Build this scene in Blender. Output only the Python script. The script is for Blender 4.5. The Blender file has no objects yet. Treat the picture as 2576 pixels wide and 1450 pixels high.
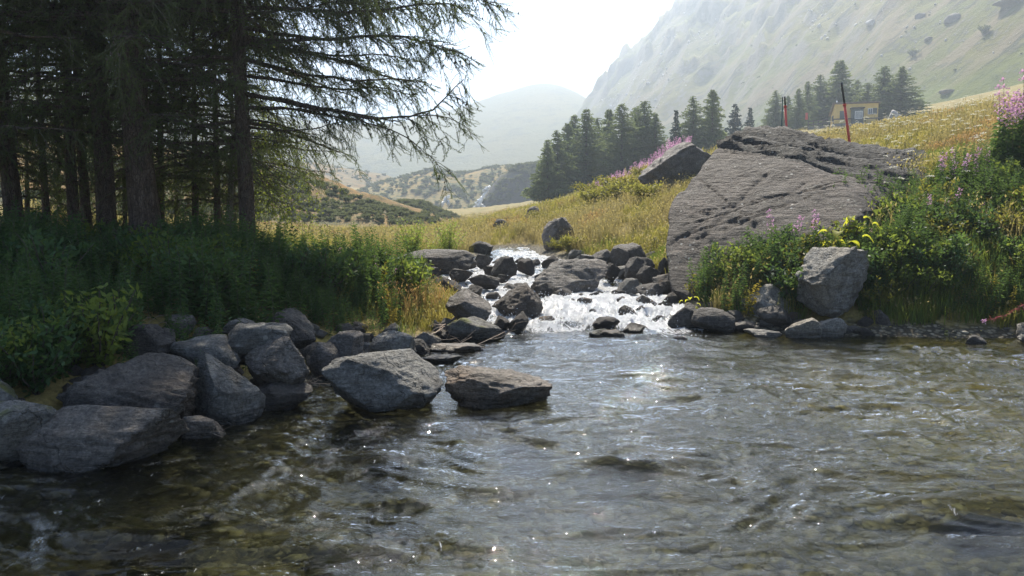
import bpy, bmesh, math, random
import numpy as np
from mathutils import Vector, Euler

scene = bpy.context.scene
COL = scene.collection
R = math.radians
# ------------------------------------------------------------------ camera
F = 1980.0                      # focal length in units of a 2576 px wide frame
PITCH = R(5.0)
EYE = 1.8
cam_d = bpy.data.cameras.new('camera')
cam_d.sensor_width = 36.0
cam_d.lens = 36.0 * F / 2576.0
cam_d.clip_start = 0.05
cam_d.clip_end = 20000
cam = bpy.data.objects.new('camera', cam_d)
cam.location = (0, 0, EYE)
cam.rotation_euler = (R(90) - PITCH, 0, 0)
COL.objects.link(cam)
scene.camera = cam
# ------------------------------------------------------------------ sky, sun, exposure
SUN_AZ, SUN_EL = 3.0, 54.0    # azimuth to the left of the view direction
world = bpy.data.worlds.new('World')
scene.world = world
world.use_nodes = True
wn = world.node_tree.nodes
wl = world.node_tree.links
wn.clear()
sky = wn.new('ShaderNodeTexSky')
sky.sky_type = 'NISHITA'
sky.sun_disc = False
sky.sun_elevation = R(SUN_EL)
sky.sun_rotation = R(SUN_AZ)
sky.altitude = 1800
sky.air_density = 1.0
sky.dust_density = 2.5
sky.ozone_density = 1.0
bg = wn.new('ShaderNodeBackground')
bg.inputs['Strength'].default_value = 0.11
wo = wn.new('ShaderNodeOutputWorld')
wl.new(sky.outputs[0], bg.inputs[0])
wl.new(bg.outputs[0], wo.inputs[0])
sun_d = bpy.data.lights.new('sun', 'SUN')
sun_d.energy = 5.0
sun_d.angle = R(0.5)
sun_d.color = (1.0, 0.92, 0.78)
sun = bpy.data.objects.new('sun', sun_d)
to_sun = Vector((math.sin(R(SUN_AZ)) * math.cos(R(SUN_EL)), math.cos(R(SUN_AZ)) * math.cos(R(SUN_EL)), math.sin(R(SUN_EL))))
sun.rotation_euler = to_sun.to_track_quat('Z', 'Y').to_euler()
COL.objects.link(sun)
vs = scene.view_settings
vs.view_transform = 'Standard'
vs.look = 'None'
vs.exposure = 1.25
vs.gamma = 1.0
vs.use_curve_mapping = False
cy = scene.cycles
cy.use_denoising = True
cy.max_bounces = 7
cy.diffuse_bounces = 3
cy.glossy_bounces = 3
cy.transmission_bounces = 3
cy.transparent_max_bounces = 10
cy.volume_bounces = 0
cy.caustics_reflective = False
cy.caustics_refractive = False
cy.sample_clamp_indirect = 6.0

# ------------------------------------------------------------------ helpers
def P(px, py, Y):
    """point at distance Y on the sight line of photograph position (px, py), 2576 wide"""
    u = (px - 1288.0) / F
    v = -(py - 724.8) / F
    c, s = math.cos(PITCH), math.sin(PITCH)
    d = np.array([u, c + v * s, -s + v * c])
    return np.array([0, 0, EYE]) + d * (Y / d[1])

def Pz(px, py, z):
    a = P(px, py, 1.0) - np.array([0, 0, EYE])
    t = (z - EYE) / a[2]
    return np.array([0, 0, EYE]) + a * t

def hash3(ix, iy, iz, seed):
    h = (ix.astype(np.int64) * 374761393 + iy.astype(np.int64) * 668265263 + iz.astype(np.int64) * 1440662683 + seed * 974634777) & 0xFFFFFFFF
    h = ((h ^ (h >> 13)) * 1274126177) & 0xFFFFFFFF
    h = ((h ^ (h >> 16)) * 2246822519) & 0xFFFFFFFF
    h = h ^ (h >> 15)
    return (h & 0xFFFFFF).astype(np.float64) / 8388607.5 - 1.0

def vnoise(p, seed=0):
    p = np.asarray(p, float)
    i = np.floor(p).astype(np.int64)
    f = p - i
    f = f * f * f * (f * (f * 6 - 15) + 10)
    x0, y0, z0 = i[..., 0], i[..., 1], i[..., 2]
    fx, fy, fz = f[..., 0], f[..., 1], f[..., 2]
    out = 0
    for a in (0, 1):
        wx = fx if a else 1 - fx
        for b in (0, 1):
            wy = fy if b else 1 - fy
            for c in (0, 1):
                wz = fz if c else 1 - fz
                out = out + wx * wy * wz * hash3(x0 + a, y0 + b, z0 + c, seed)
    return out

def fbm(p, octv=4, seed=0, gain=0.5, lac=2.03):
    p = np.asarray(p, float)
    s, a, t = 0, 1.0, 0
    for k in range(octv):
        s = s + a * vnoise(p + 17.3 * k, seed + k)
        t += a
        p = p * lac
        a *= gain
    return s / t

def ridged(p, octv=4, seed=0, gain=0.5):
    p = np.asarray(p, float)
    s, a, t = 0, 1.0, 0
    for k in range(octv):
        s = s + a * (1 - 2 * np.abs(vnoise(p + 9.1 * k, seed + k)))
        t += a
        p = p * 2.07
        a *= gain
    return s / t

def sstep(a, b, x):
    t = np.clip((np.asarray(x, float) - a) / (b - a), 0, 1)
    return t * t * (3 - 2 * t)

def xyz(x, y, z=0.0):
    x, y, z = np.broadcast_arrays(np.asarray(x, float), np.asarray(y, float), np.asarray(z, float))
    return np.stack([x, y, z], -1)

def link(o, parent=None):
    COL.objects.link(o)
    if parent is not None:
        o.parent = parent
    return o

def make_mesh(name, v, f, mat=None, smooth=True, mats=None, mi=None):
    me = bpy.data.meshes.new(name)
    v = np.asarray(v, np.float32).reshape(-1, 3)
    if isinstance(f, np.ndarray) and f.ndim == 2:
        n, k = f.shape
        me.vertices.add(len(v))
        me.vertices.foreach_set('co', v.ravel())
        me.loops.add(n * k)
        me.loops.foreach_set('vertex_index', f.astype(np.int32).ravel())
        me.polygons.add(n)
        me.polygons.foreach_set('loop_start', np.arange(0, n * k, k, dtype=np.int32))
        me.update(calc_edges=True)
    else:
        me.from_pydata([tuple(q) for q in v.tolist()], [], f)
        me.update()
    if mats:
        for m in mats:
            me.materials.append(m)
        if mi is not None:
            me.polygons.foreach_set('material_index', np.asarray(mi, np.int32))
    elif mat:
        me.materials.append(mat)
    if smooth:
        me.polygons.foreach_set('use_smooth', np.ones(len(me.polygons), bool))
    me.validate()
    return me

def tag(o, label=None, cat=None, group=None, kind=None):
    if label: o['label'] = label
    if cat: o['category'] = cat
    if group: o['group'] = group
    if kind: o['kind'] = kind
    return o

def obj(name, me, parent=None, loc=(0, 0, 0), rot=(0, 0, 0), scale=(1, 1, 1)):
    o = bpy.data.objects.new(name, me)
    o.location = loc
    o.rotation_euler = rot
    o.scale = scale
    return link(o, parent)

def empty(name, loc, rz=0):
    o = bpy.data.objects.new(name, None)
    o.empty_display_size = 0.2
    o.location = loc
    o.rotation_euler = (0, 0, rz)
    return link(o)

class MB:
    """collects geometry of one mesh"""
    def __init__(s):
        s.v = []; s.f = []; s.m = []; s.n = 0
    def add(s, v, f, mi=0):
        v = np.asarray(v, float).reshape(-1, 3)
        s.v.append(v)
        for q in f:
            s.f.append([int(i) + s.n for i in q]); s.m.append(mi)
        s.n += len(v)
    def box(s, a, b, mi=0):
        x0, y0, z0 = a; x1, y1, z1 = b
        v = [(x0,y0,z0),(x1,y0,z0),(x1,y1,z0),(x0,y1,z0),(x0,y0,z1),(x1,y0,z1),(x1,y1,z1),(x0,y1,z1)]
        s.add(v, [(0,3,2,1),(4,5,6,7),(0,1,5,4),(1,2,6,5),(2,3,7,6),(3,0,4,7)], mi)
    def tube(s, pts, rad, n=6, mi=0, cap=True):
        pts = np.asarray(pts, float)
        k = len(pts)
        rad = np.broadcast_to(np.asarray(rad, float), (k,))
        tan = np.gradient(pts, axis=0)
        tan /= np.linalg.norm(tan, axis=1)[:, None] + 1e-9
        ref = np.array([0, 0, 1.0]) if abs(tan[0, 2]) < 0.8 else np.array([1.0, 0, 0])
        a = np.arange(n) * 2 * math.pi / n
        vv = []
        for i in range(k):
            u = np.cross(tan[i], ref); u /= np.linalg.norm(u) + 1e-9
            w = np.cross(tan[i], u)
            vv.append(pts[i] + rad[i] * (np.cos(a)[:, None] * u + np.sin(a)[:, None] * w))
        ff = []
        for i in range(k - 1):
            for j in range(n):
                j2 = (j + 1) % n
                ff.append((i*n+j, i*n+j2, (i+1)*n+j2, (i+1)*n+j))
        if cap:
            ff.append(tuple(range(n))[::-1]); ff.append(tuple((k-1)*n + j for j in range(n)))
        s.add(np.concatenate(vv), ff, mi)
    def mesh(s, name, mats, smooth=True):
        if not isinstance(mats, (list, tuple)): mats = [mats]
        v = np.concatenate(s.v) if s.v else np.zeros((0, 3))
        return make_mesh(name, v, s.f, mats=list(mats), mi=s.m, smooth=smooth)

def grid_faces(ny, nx):
    i = np.arange(ny - 1)[:, None] * nx + np.arange(nx - 1)[None, :]
    return np.stack([i, i + 1, i + nx + 1, i + nx], -1).reshape(-1, 4)

def ico(sub):
    bm = bmesh.new()
    bmesh.ops.create_icosphere(bm, subdivisions=sub, radius=1.0)
    v = np.array([q.co[:] for q in bm.verts])
    f = np.array([[w.index for w in q.verts] for q in bm.faces])
    bm.free()
    return v, f
ICO = {}
def icos(sub):
    if sub not in ICO: ICO[sub] = ico(sub)
    return ICO[sub]

# ------------------------------------------------------------------ material helpers
class NT:
    def __init__(s, name):
        s.mat = bpy.data.materials.new(name)
        s.mat.use_nodes = True
        s.t = s.mat.node_tree
        s.t.nodes.clear()
        s.out = s.t.nodes.new('ShaderNodeOutputMaterial')
    def n(s, typ, **kw):
        nd = s.t.nodes.new(typ)
        ins = kw.pop('ins', {})
        for k, v in kw.items(): setattr(nd, k, v)
        for k, v in ins.items():
            if isinstance(v, bpy.types.NodeSocket): s.t.links.new(v, nd.inputs[k])
            else: nd.inputs[k].default_value = v
        return nd
    def l(s, a, b): s.t.links.new(a, b)
    def noise(s, vec, scale, detail=5, rough=0.55, dist=0.0, dim='3D'):
        return s.n('ShaderNodeTexNoise', noise_dimensions=dim, ins={'Vector': vec, 'Scale': scale, 'Detail': detail, 'Roughness': rough, 'Distortion': dist}).outputs['Fac']
    def ramp(s, fac, stops, interp='LINEAR'):
        nd = s.n('ShaderNodeValToRGB', ins={'Fac': fac})
        cr = nd.color_ramp
        cr.interpolation = interp
        while len(cr.elements) < len(stops): cr.elements.new(0.5)
        for e, (p, c) in zip(cr.elements, stops):
            e.position = p
            e.color = (c, c, c, 1) if isinstance(c, (int, float)) else (*c[:3], 1)
        return nd.outputs['Color']
    def mix(s, fac, a, b, mode='MIX'):
        nd = s.n('ShaderNodeMix', data_type='RGBA', blend_type=mode)
        for k, val in ((0, fac), (6, a), (7, b)):
            sock = nd.inputs[k]
            if isinstance(val, bpy.types.NodeSocket): s.l(val, sock)
            elif isinstance(val, (int, float)): sock.default_value = val if k == 0 else (val, val, val, 1)
            else: sock.default_value = (*val[:3], 1)
        return nd.outputs[2]
    def math(s, op, a, b=0.0, c=0.0):
        nd = s.n('ShaderNodeMath', operation=op)
        for k, v in enumerate((a, b, c)):
            if isinstance(v, bpy.types.NodeSocket): s.l(v, nd.inputs[k])
            else: nd.inputs[k].default_value = v
        return nd.outputs[0]
    def maprange(s, v, a, b, c=0.0, d=1.0):
        nd = s.n('ShaderNodeMapRange', interpolation_type='SMOOTHSTEP')
        s.l(v, nd.inputs[0])
        for k, q in zip((1, 2, 3, 4), (a, b, c, d)): nd.inputs[k].default_value = q
        return nd.outputs[0]
    def coord(s, which='Object'): return s.n('ShaderNodeTexCoord').outputs[which]
    def pos(s): return s.n('ShaderNodeNewGeometry').outputs['Position']
    def sep(s, v): return s.n('ShaderNodeSeparateXYZ', ins={'Vector': v}).outputs
    def scale(s, v, sc, rot=(0, 0, 0)): return s.n('ShaderNodeMapping', ins={'Vector': v, 'Scale': sc, 'Rotation': rot}).outputs[0]
    def bump(s, h, strength, dist, normal=None):
        nd = s.n('ShaderNodeBump', ins={'Height': h, 'Strength': strength, 'Distance': dist})
        if normal is not None: s.l(normal, nd.inputs['Normal'])
        return nd.outputs[0]
    def bsdf(s, color, rough=0.8, normal=None, spec=0.5):
        nd = s.n('ShaderNodeBsdfPrincipled')
        for key, val in (('Base Color', color), ('Roughness', rough), ('Specular IOR Level', spec)):
            if isinstance(val, bpy.types.NodeSocket): s.l(val, nd.inputs[key])
            elif isinstance(val, (tuple, list)): nd.inputs[key].default_value = (*val[:3], 1)
            else: nd.inputs[key].default_value = val
        if normal is not None: s.l(normal, nd.inputs['Normal'])
        return nd.outputs[0]
    def done(s, surf=None, vol=None):
        if surf is not None: s.l(surf, s.out.inputs['Surface'])
        if vol is not None: s.l(vol, s.out.inputs['Volume'])
        return s.mat

def leaf_mat(name, c1, c2, trans=0.45, tcol=None, rough=0.5, patch=None):
    m = NT(name)
    rnd = m.n('ShaderNodeObjectInfo').outputs['Random']
    big = m.noise(m.pos(), 0.9, 2)
    fac = m.math('ADD', m.math('MULTIPLY', rnd, 0.5), m.math('MULTIPLY', big, 0.5))
    col = m.ramp(fac, [(0.25, c1), (0.75, c2)])
    if patch:
        col = m.mix(m.maprange(m.noise(m.pos(), 0.55, 3), 0.52, 0.7), col, patch)
    d = m.bsdf(col, max(rough, .55), spec=0.2)
    tc = m.mix(0.55, col, tcol or (0.35, 0.42, 0.06))
    t = m.n('ShaderNodeBsdfTranslucent', ins={'Color': tc}).outputs[0]
    mx = m.n('ShaderNodeMixShader', ins={0: trans, 1: d, 2: t}).outputs[0]
    return m.done(mx)

def plain_mat(name, col, rough=0.6, var=0.15, scale=8.0, bump=0.0):
    m = NT(name)
    n = m.noise(m.coord(), scale, 5)
    c = m.mix(m.maprange(n, 0.3, 0.7), tuple(q * (1 - var) for q in col), tuple(min(1, q * (1 + var)) for q in col))
    nor = m.bump(n, bump, 0.02) if bump else None
    return m.done(m.bsdf(c, rough, nor))

def rock_mat(name, dark, mid, pale, tint=None, lichen=0.35, wet=True, strata=None, moss=0.0, relief=0.075):
    m = NT(name)
    oi = m.n('ShaderNodeObjectInfo')
    base = m.n('ShaderNodeVectorMath', operation='ADD', ins={0: m.coord(), 1: oi.outputs['Location']}).outputs[0]
    n1 = m.noise(base, 1.7, 6, 0.6, 0.4)
    n2 = m.noise(base, 9.0, 8, 0.65)
    n3 = m.noise(base, 38.0, 5, 0.7)
    col = m.ramp(m.math('ADD', m.math('MULTIPLY', n1, 0.45), m.math('MULTIPLY', n2, 0.55)), [(0.32, dark), (0.5, mid), (0.68, pale)])
    if tint:
        col = m.mix(m.maprange(m.noise(base, 0.9, 3), 0.48, 0.68), col, tint)
    col = m.mix(m.maprange(n3, 0.42, 0.7, 0.0, 0.75), col, tuple(q * 0.5 for q in dark))
    col = m.mix(m.maprange(n3, 0.45, 0.3, 0.0, 0.5), col, tuple(min(1, q * 1.25) for q in pale))
    # lichen crusts
    vo = m.n('ShaderNodeTexVoronoi', feature='F1', ins={'Vector': base, 'Scale': 6.5, 'Randomness': 1.0}).outputs['Distance']
    lic = m.math('MULTIPLY', m.maprange(vo, 0.2, 0.12), m.maprange(m.noise(base, 2.3, 3), 0.5, 0.62))
    col = m.mix(m.math('MULTIPLY', lic, lichen), col, (0.42, 0.42, 0.38))
    crust = m.math('MULTIPLY', m.maprange(m.noise(base, 5.0, 7, 0.75, 1.2), 0.55, 0.66), m.maprange(m.noise(base, 1.3, 2), 0.42, 0.6))
    col = m.mix(m.math('MULTIPLY', crust, 0.75 * lichen), col, (0.30, 0.30, 0.25))
    stain = m.math('MULTIPLY', m.maprange(m.noise(m.scale(base, (3.0, 3.0, 0.7)), 1.4, 5, 0.6), 0.52, 0.7), 0.6)
    col = m.mix(stain, col, (0.055, 0.045, 0.034))
    if moss > 0:
        up = m.sep(m.n('ShaderNodeNewGeometry').outputs['Normal'])[2]
        mf = m.math('MULTIPLY', m.maprange(up, 0.3, 0.8), m.maprange(m.noise(base, 3.1, 4), 0.45, 0.6))
        col = m.mix(m.math('MULTIPLY', mf, moss), col, (0.09, 0.10, 0.015))
    rough = 0.78
    if wet:
        z = m.sep(m.pos())[2]
        zz = m.math('ADD', z, m.math('MULTIPLY', m.math('SUBTRACT', n2, 0.5), 0.12))
        w = m.maprange(zz, 0.17, 0.05)
        col = m.mix(w, col, m.mix(0.62, col, (0.008, 0.008, 0.007)))
        rough = m.math('SUBTRACT', 0.78, m.math('MULTIPLY', w, 0.52))
    # relief: grain, cracks and bedding
    cr = m.n('ShaderNodeTexVoronoi', feature='DISTANCE_TO_EDGE', ins={'Vector': m.n('ShaderNodeVectorMath', operation='ADD', ins={0: base, 1: m.n('ShaderNodeTexNoise', ins={'Vector': base, 'Scale': 3.2, 'Detail': 5.0}).outputs['Color']}).outputs[0], 'Scale': 0.9}).outputs['Distance']
    crack = m.maprange(cr, 0.0, 0.014)
    lay = m.noise(m.scale(base, (1.2, 1.2, 9.0), strata or (0.25, 0.1, 0)), 2.2, 6, 0.65)
    h = m.math('ADD', m.math('MULTIPLY', n2, 0.75), m.math('MULTIPLY', n3, 0.34))
    h = m.math('ADD', h, m.math('MULTIPLY', lay, 0.9))
    h = m.math('ADD', h, m.math('MULTIPLY', crack, 0.25))
    col = m.mix(m.math('MULTIPLY', m.math('SUBTRACT', 1.0, crack), 0.35), col, tuple(q * 0.4 for q in dark))
    nor = m.bump(h, 1.0, relief)
    return m.done(m.bsdf(col, rough, nor, 0.4))

# ------------------------------------------------------------------ scatter (uncountable stuff only)
def template_collection(name, meshes):
    c = bpy.data.collections.new(name)
    for i, me in enumerate(meshes):
        o = bpy.data.objects.new('%s_%02d' % (name, i), me)
        c.objects.link(o)
    return c

def scatter_group(coll):
    g = bpy.data.node_groups.new('scatter_' + coll.name, 'GeometryNodeTree')
    g.interface.new_socket('Geometry', in_out='INPUT', socket_type='NodeSocketGeometry')
    g.interface.new_socket('Geometry', in_out='OUTPUT', socket_type='NodeSocketGeometry')
    N = g.nodes
    gi = N.new('NodeGroupInput'); go = N.new('NodeGroupOutput')
    ci = N.new('GeometryNodeCollectionInfo')
    ci.inputs['Collection'].default_value = coll
    ci.inputs['Separate Children'].default_value = True
    ci.inputs['Reset Children'].default_value = True
    ip = N.new('GeometryNodeInstanceOnPoints')
    ip.inputs['Pick Instance'].default_value = True
    def attr(nm, dt):
        a = N.new('GeometryNodeInputNamedAttribute'); a.data_type = dt
        a.inputs['Name'].default_value = nm
        return a.outputs['Attribute']
    g.links.new(gi.outputs[0], ip.inputs['Points'])
    g.links.new(ci.outputs[0], ip.inputs['Instance'])
    g.links.new(attr('idx', 'INT'), ip.inputs['Instance Index'])
    e2r = N.new('FunctionNodeEulerToRotation')
    g.links.new(attr('rot', 'FLOAT_VECTOR'), e2r.inputs[0])
    g.links.new(e2r.outputs[0], ip.inputs['Rotation'])
    g.links.new(attr('scl', 'FLOAT_VECTOR'), ip.inputs['Scale'])
    g.links.new(ip.outputs[0], go.inputs[0])
    return g

SG = {}
def scatter(name, coll, pts, rot, scl, seed=0, parent=None, idx=None):
    pts = np.asarray(pts, np.float32).reshape(-1, 3)
    n = len(pts)
    me = bpy.data.meshes.new(name)
    me.vertices.add(n)
    me.vertices.foreach_set('co', pts.ravel())
    rg = np.random.default_rng(seed)
    if idx is None: idx = rg.integers(0, len(coll.objects), n)
    a = me.attributes.new('idx', 'INT', 'POINT'); a.data.foreach_set('value', np.asarray(idx, np.int32))
    a = me.attributes.new('rot', 'FLOAT_VECTOR', 'POINT'); a.data.foreach_set('vector', np.asarray(rot, np.float32).reshape(-1))
    scl = np.asarray(scl, np.float32)
    if scl.ndim == 1: scl = np.repeat(scl[:, None], 3, 1)
    a = me.attributes.new('scl', 'FLOAT_VECTOR', 'POINT'); a.data.foreach_set('vector', scl.reshape(-1))
    o = obj(name, me, parent)
    if coll.name not in SG: SG[coll.name] = scatter_group(coll)
    md = o.modifiers.new('scatter', 'NODES')
    md.node_group = SG[coll.name]
    o['kind'] = 'stuff'
    return o
# ------------------------------------------------------------------ land form
LY = [-8, 2, 5, 6.2, 7.15, 8.2, 9.5, 10.5, 12.4, 14, 16, 18, 20, 22, 24, 27]
LX = [-5.2, -4.6, -3.9, -2.9, -2.5, -2.0, -1.6, -1.25, -0.35, -0.45, -1.5, -2.5, -2.4, -1.2, -0.6, -0.3]
RY = [-8, 2, 9, 11.4, 11.8, 12.05, 12.35, 13, 15, 17, 19, 22, 24, 27]
RX = [9.5, 9.5, 9.5, 7.9, 6.2, 4.9, 3.8, 2.9, 2.75, 2.9, 2.6, 1.3, 0.7, 0.4]
POLY = np.array([(x, y) for x, y in zip(LX, LY)] + [(x, y) for x, y in list(zip(RX, RY))[::-1]])

def shore(x, y):
    """signed distance to the water's edge, negative in the water"""
    x = np.asarray(x, float); y = np.asarray(y, float)
    sh = x.shape
    p = np.stack([x.ravel(), y.ravel()], -1)
    d = np.full(len(p), 1e9)
    ins = np.zeros(len(p), bool)
    n = len(POLY)
    for i in range(n):
        a, b = POLY[i], POLY[(i + 1) % n]
        ab = b - a
        t = np.clip(((p - a) @ ab) / (ab @ ab), 0, 1)
        d = np.minimum(d, np.hypot(*(p - a - t[:, None] * ab).T))
        c = ((a[1] > p[:, 1]) != (b[1] > p[:, 1]))
        if abs(b[1] - a[1]) > 1e-9:
            xi = a[0] + (p[:, 1] - a[1]) * (b[0] - a[0]) / (b[1] - a[1])
            ins ^= c & (p[:, 0] < xi)
    return np.where(ins, -d, d).reshape(sh)

def level(y):
    return np.interp(y, [12.3, 12.65, 12.85, 13.35, 13.6, 14.1, 14.35, 15, 16.5, 16.75, 18, 18.2, 20, 22, 27], [0, .02, .10, .13, .23, .25, .32, .34, .38, .43, .46, .51, .58, .66, .8])

CP = np.array([
    (-3.5,6,.35),(-4.5,8,.75),(-6,6,.8),(-3.2,9.5,.62),(-2.2,11,.45),(-5,12,1.05),(-8,12,1.2),(-8,8,1.1),(-12,8,1.4),
    (-3,14,.9),(-4.3,13,1.05),(-2,15,.6),(-3.4,18,.72),(-3.5,21,.85),(-8,18,1.3),(-15,20,2),(-12,13,1.5),(-6,2,.6),(-10,-3,1),
    (-1.2,27,.8),(-8,30,1.0),(0,45,1.0),(-5,60,.9),(3,60,2.6),(0,86,1.4),(-3,86,1.1),(0,100,1.2),(-10,100,1.3),(-20,60,1.5),(-30,40,2.3),(-60,60,6),
    (-50,120,5),(-20,120,1.8),(0,150,1.8),(0,250,3),(-100,300,20),(0,420,10),(0,900,20),(-300,900,60),
    (3.2,21,1.1),(5,25,2.46),(2,30,1.6),(7.6,35,4.5),(1.6,50,2.65),(3.6,17.5,.95),(8,18,2.5),(6.6,13.4,1.15),(8,13,.95),(10,13,1.5),
    (10,16,2.6),(12.2,28,4.3),(16.3,25,5.1),(14,16,3.8),(20,15,4.8),(25,25,6.6),(21,33,6.4),(44,72,12.2),(36,60,9.6),(10,86,5.5),(5,86,4.0),(16,86,7.3),(51,120,15.4),
    (40,120,15),(65,110,16.0),(30,60,8.8),(20,45,6.1),(15,45,5.2),(24,75,8.8),(40,90,11.2),(11,8,.9),(11,3,.8),(15,8,2.4),(14,-4,1.2),(60,60,14.5),(40,200,16),(20,150,9),
    (10,200,7),(80,150,23.5),(4.2,13.6,.55),(5.2,13.2,.6),(4.6,15,1.0),(6,16,1.6),(300,300,90),(300,900,120),(120,0,30),(-120,0,20)], float)
def _rbf_fit():
    d = np.hypot(CP[:, None, 0] - CP[None, :, 0], CP[:, None, 1] - CP[None, :, 1])
    A = np.zeros((len(CP) + 1, len(CP) + 1))
    A[:-1, :-1] = d - np.eye(len(CP)) * 0.05
    A[-1, :-1] = A[:-1, -1] = 1
    return np.linalg.solve(A, np.append(CP[:, 2], 0))
RBF = _rbf_fit()
def land(x, y):
    x = np.asarray(x, float); y = np.asarray(y, float)
    out = np.full(x.shape, RBF[-1])
    for (cx, cy_, _), w in zip(CP, RBF[:-1]):
        out = out + w * np.sqrt((x - cx) ** 2 + (y - cy_) ** 2 + 0.15)
    return out

def H(x, y, sd=None):
    x = np.asarray(x, float); y = np.asarray(y, float)
    if sd is None: sd = shore(x, y)
    B = land(x, y)
    W = level(y)
    near = np.clip(np.hypot(x, y) / 30, 0.3, 2.2)
    B = B + near * (0.10 * fbm(xyz(x * .5, y * .5), 3, 5) + 0.03 * fbm(xyz(x * 2.1, y * 2.1), 3, 8))
    up = W - 0.03 + (np.maximum(B, W + 0.06) - W) * sstep(0.15, 1.9, sd) + 0.10 * sstep(0, 0.4, sd)
    pool = np.clip((12.6 - y) / 1.5, 0, 1)
    dep = (0.17 + 0.26 * pool) + 0.07 * fbm(xyz(x * .9, y * .9), 3, 21)
    dn = W - 0.03 - dep * sstep(0, 1.3, -sd) + 0.03 * fbm(xyz(x * 4, y * 4), 3, 33)
    return np.where(sd > 0, up, dn)
def H1(x, y): return float(H(np.array([x]), np.array([y]))[0])

def on_ground(px, py, y0=3.0, y1=200.0):
    """where the sight line of a photograph position meets the land"""
    ys = np.exp(np.linspace(math.log(y0), math.log(y1), 700))
    a = P(px, py, 1.0) - np.array([0, 0, EYE])
    pts = np.array([0, 0, EYE]) + a[None, :] * ys[:, None]
    h = H(pts[:, 0], pts[:, 1])
    k = np.argmax(h > pts[:, 2])
    if h[k] <= pts[k, 2]: k = len(ys) - 1
    return np.array([pts[k, 0], pts[k, 1], h[k]])

# ------------------------------------------------------------------ ground
def ground_mat():
    m = NT('meadow_ground')
    p = m.pos()
    n1 = m.noise(p, 0.35, 5, 0.6)
    n2 = m.noise(p, 3.5, 6, 0.65)
    n3 = m.noise(p, 22.0, 4, 0.7)
    grass = m.ramp(m.math('ADD', m.math('MULTIPLY', n1, 0.6), m.math('MULTIPLY', n2, 0.4)),
                   [(0.3, (.10, .105, .02)), (0.45, (.19, .155, .04)), (0.58, (.27, .20, .07)), (0.72, (.12, .14, .03))])
    grass = m.mix(m.maprange(n3, 0.3, 0.75, 0, 0.6), grass, (.07, .06, .025))
    vo = m.n('ShaderNodeTexVoronoi', ins={'Vector': p, 'Scale': 13.0})
    peb = m.mix(0.6, m.ramp(m.sep(vo.outputs['Color'])[0], [(0.0, (.07, .065, .05)), (0.5, (.16, .145, .11)), (1.0, (.30, .27, .21))]), (.14, .12, .08))
    peb = m.mix(m.maprange(vo.outputs['Distance'], 0.25, 0.6), peb, (.04, .035, .025))
    # silt and algae on the stream bed
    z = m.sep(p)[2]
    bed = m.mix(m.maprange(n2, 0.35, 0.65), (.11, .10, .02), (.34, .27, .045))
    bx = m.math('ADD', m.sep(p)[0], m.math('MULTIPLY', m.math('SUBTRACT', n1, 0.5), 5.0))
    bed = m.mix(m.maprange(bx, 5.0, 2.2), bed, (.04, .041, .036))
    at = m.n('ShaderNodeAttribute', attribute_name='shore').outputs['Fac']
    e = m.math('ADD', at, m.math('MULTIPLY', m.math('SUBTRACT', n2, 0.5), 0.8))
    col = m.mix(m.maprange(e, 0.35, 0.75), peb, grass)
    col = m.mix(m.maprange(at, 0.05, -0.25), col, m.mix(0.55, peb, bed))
    h = m.math('ADD', m.math('MULTIPLY', n3, 0.4), m.math('ADD', n2, m.math('MULTIPLY', vo.outputs['Distance'], -0.4)))
    return m.done(m.bsdf(col, 0.9, m.bump(h, 0.8, 0.06), 0.2))

def build_ground():
    s = np.linspace(-1, 1, 330)
    xs = 2 + 3.3 * np.sinh(5.5 * s)
    t = np.linspace(math.asinh(-16 / 3.3), math.asinh(1050 / 3.3), 330)
    ys = 10 + 3.3 * np.sinh(t)
    X, Y = np.meshgrid(xs, ys)
    sd = shore(X, Y)
    Z = H(X, Y, sd)
    me = make_mesh('ground', xyz(X, Y, Z), grid_faces(*X.shape), ground_mat())
    a = me.attributes.new('shore', 'FLOAT', 'POINT')
    a.data.foreach_set('value', np.clip(sd, -5, 5).astype(np.float32).ravel())
    tag(obj('ground', me), kind='structure')
build_ground()

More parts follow.
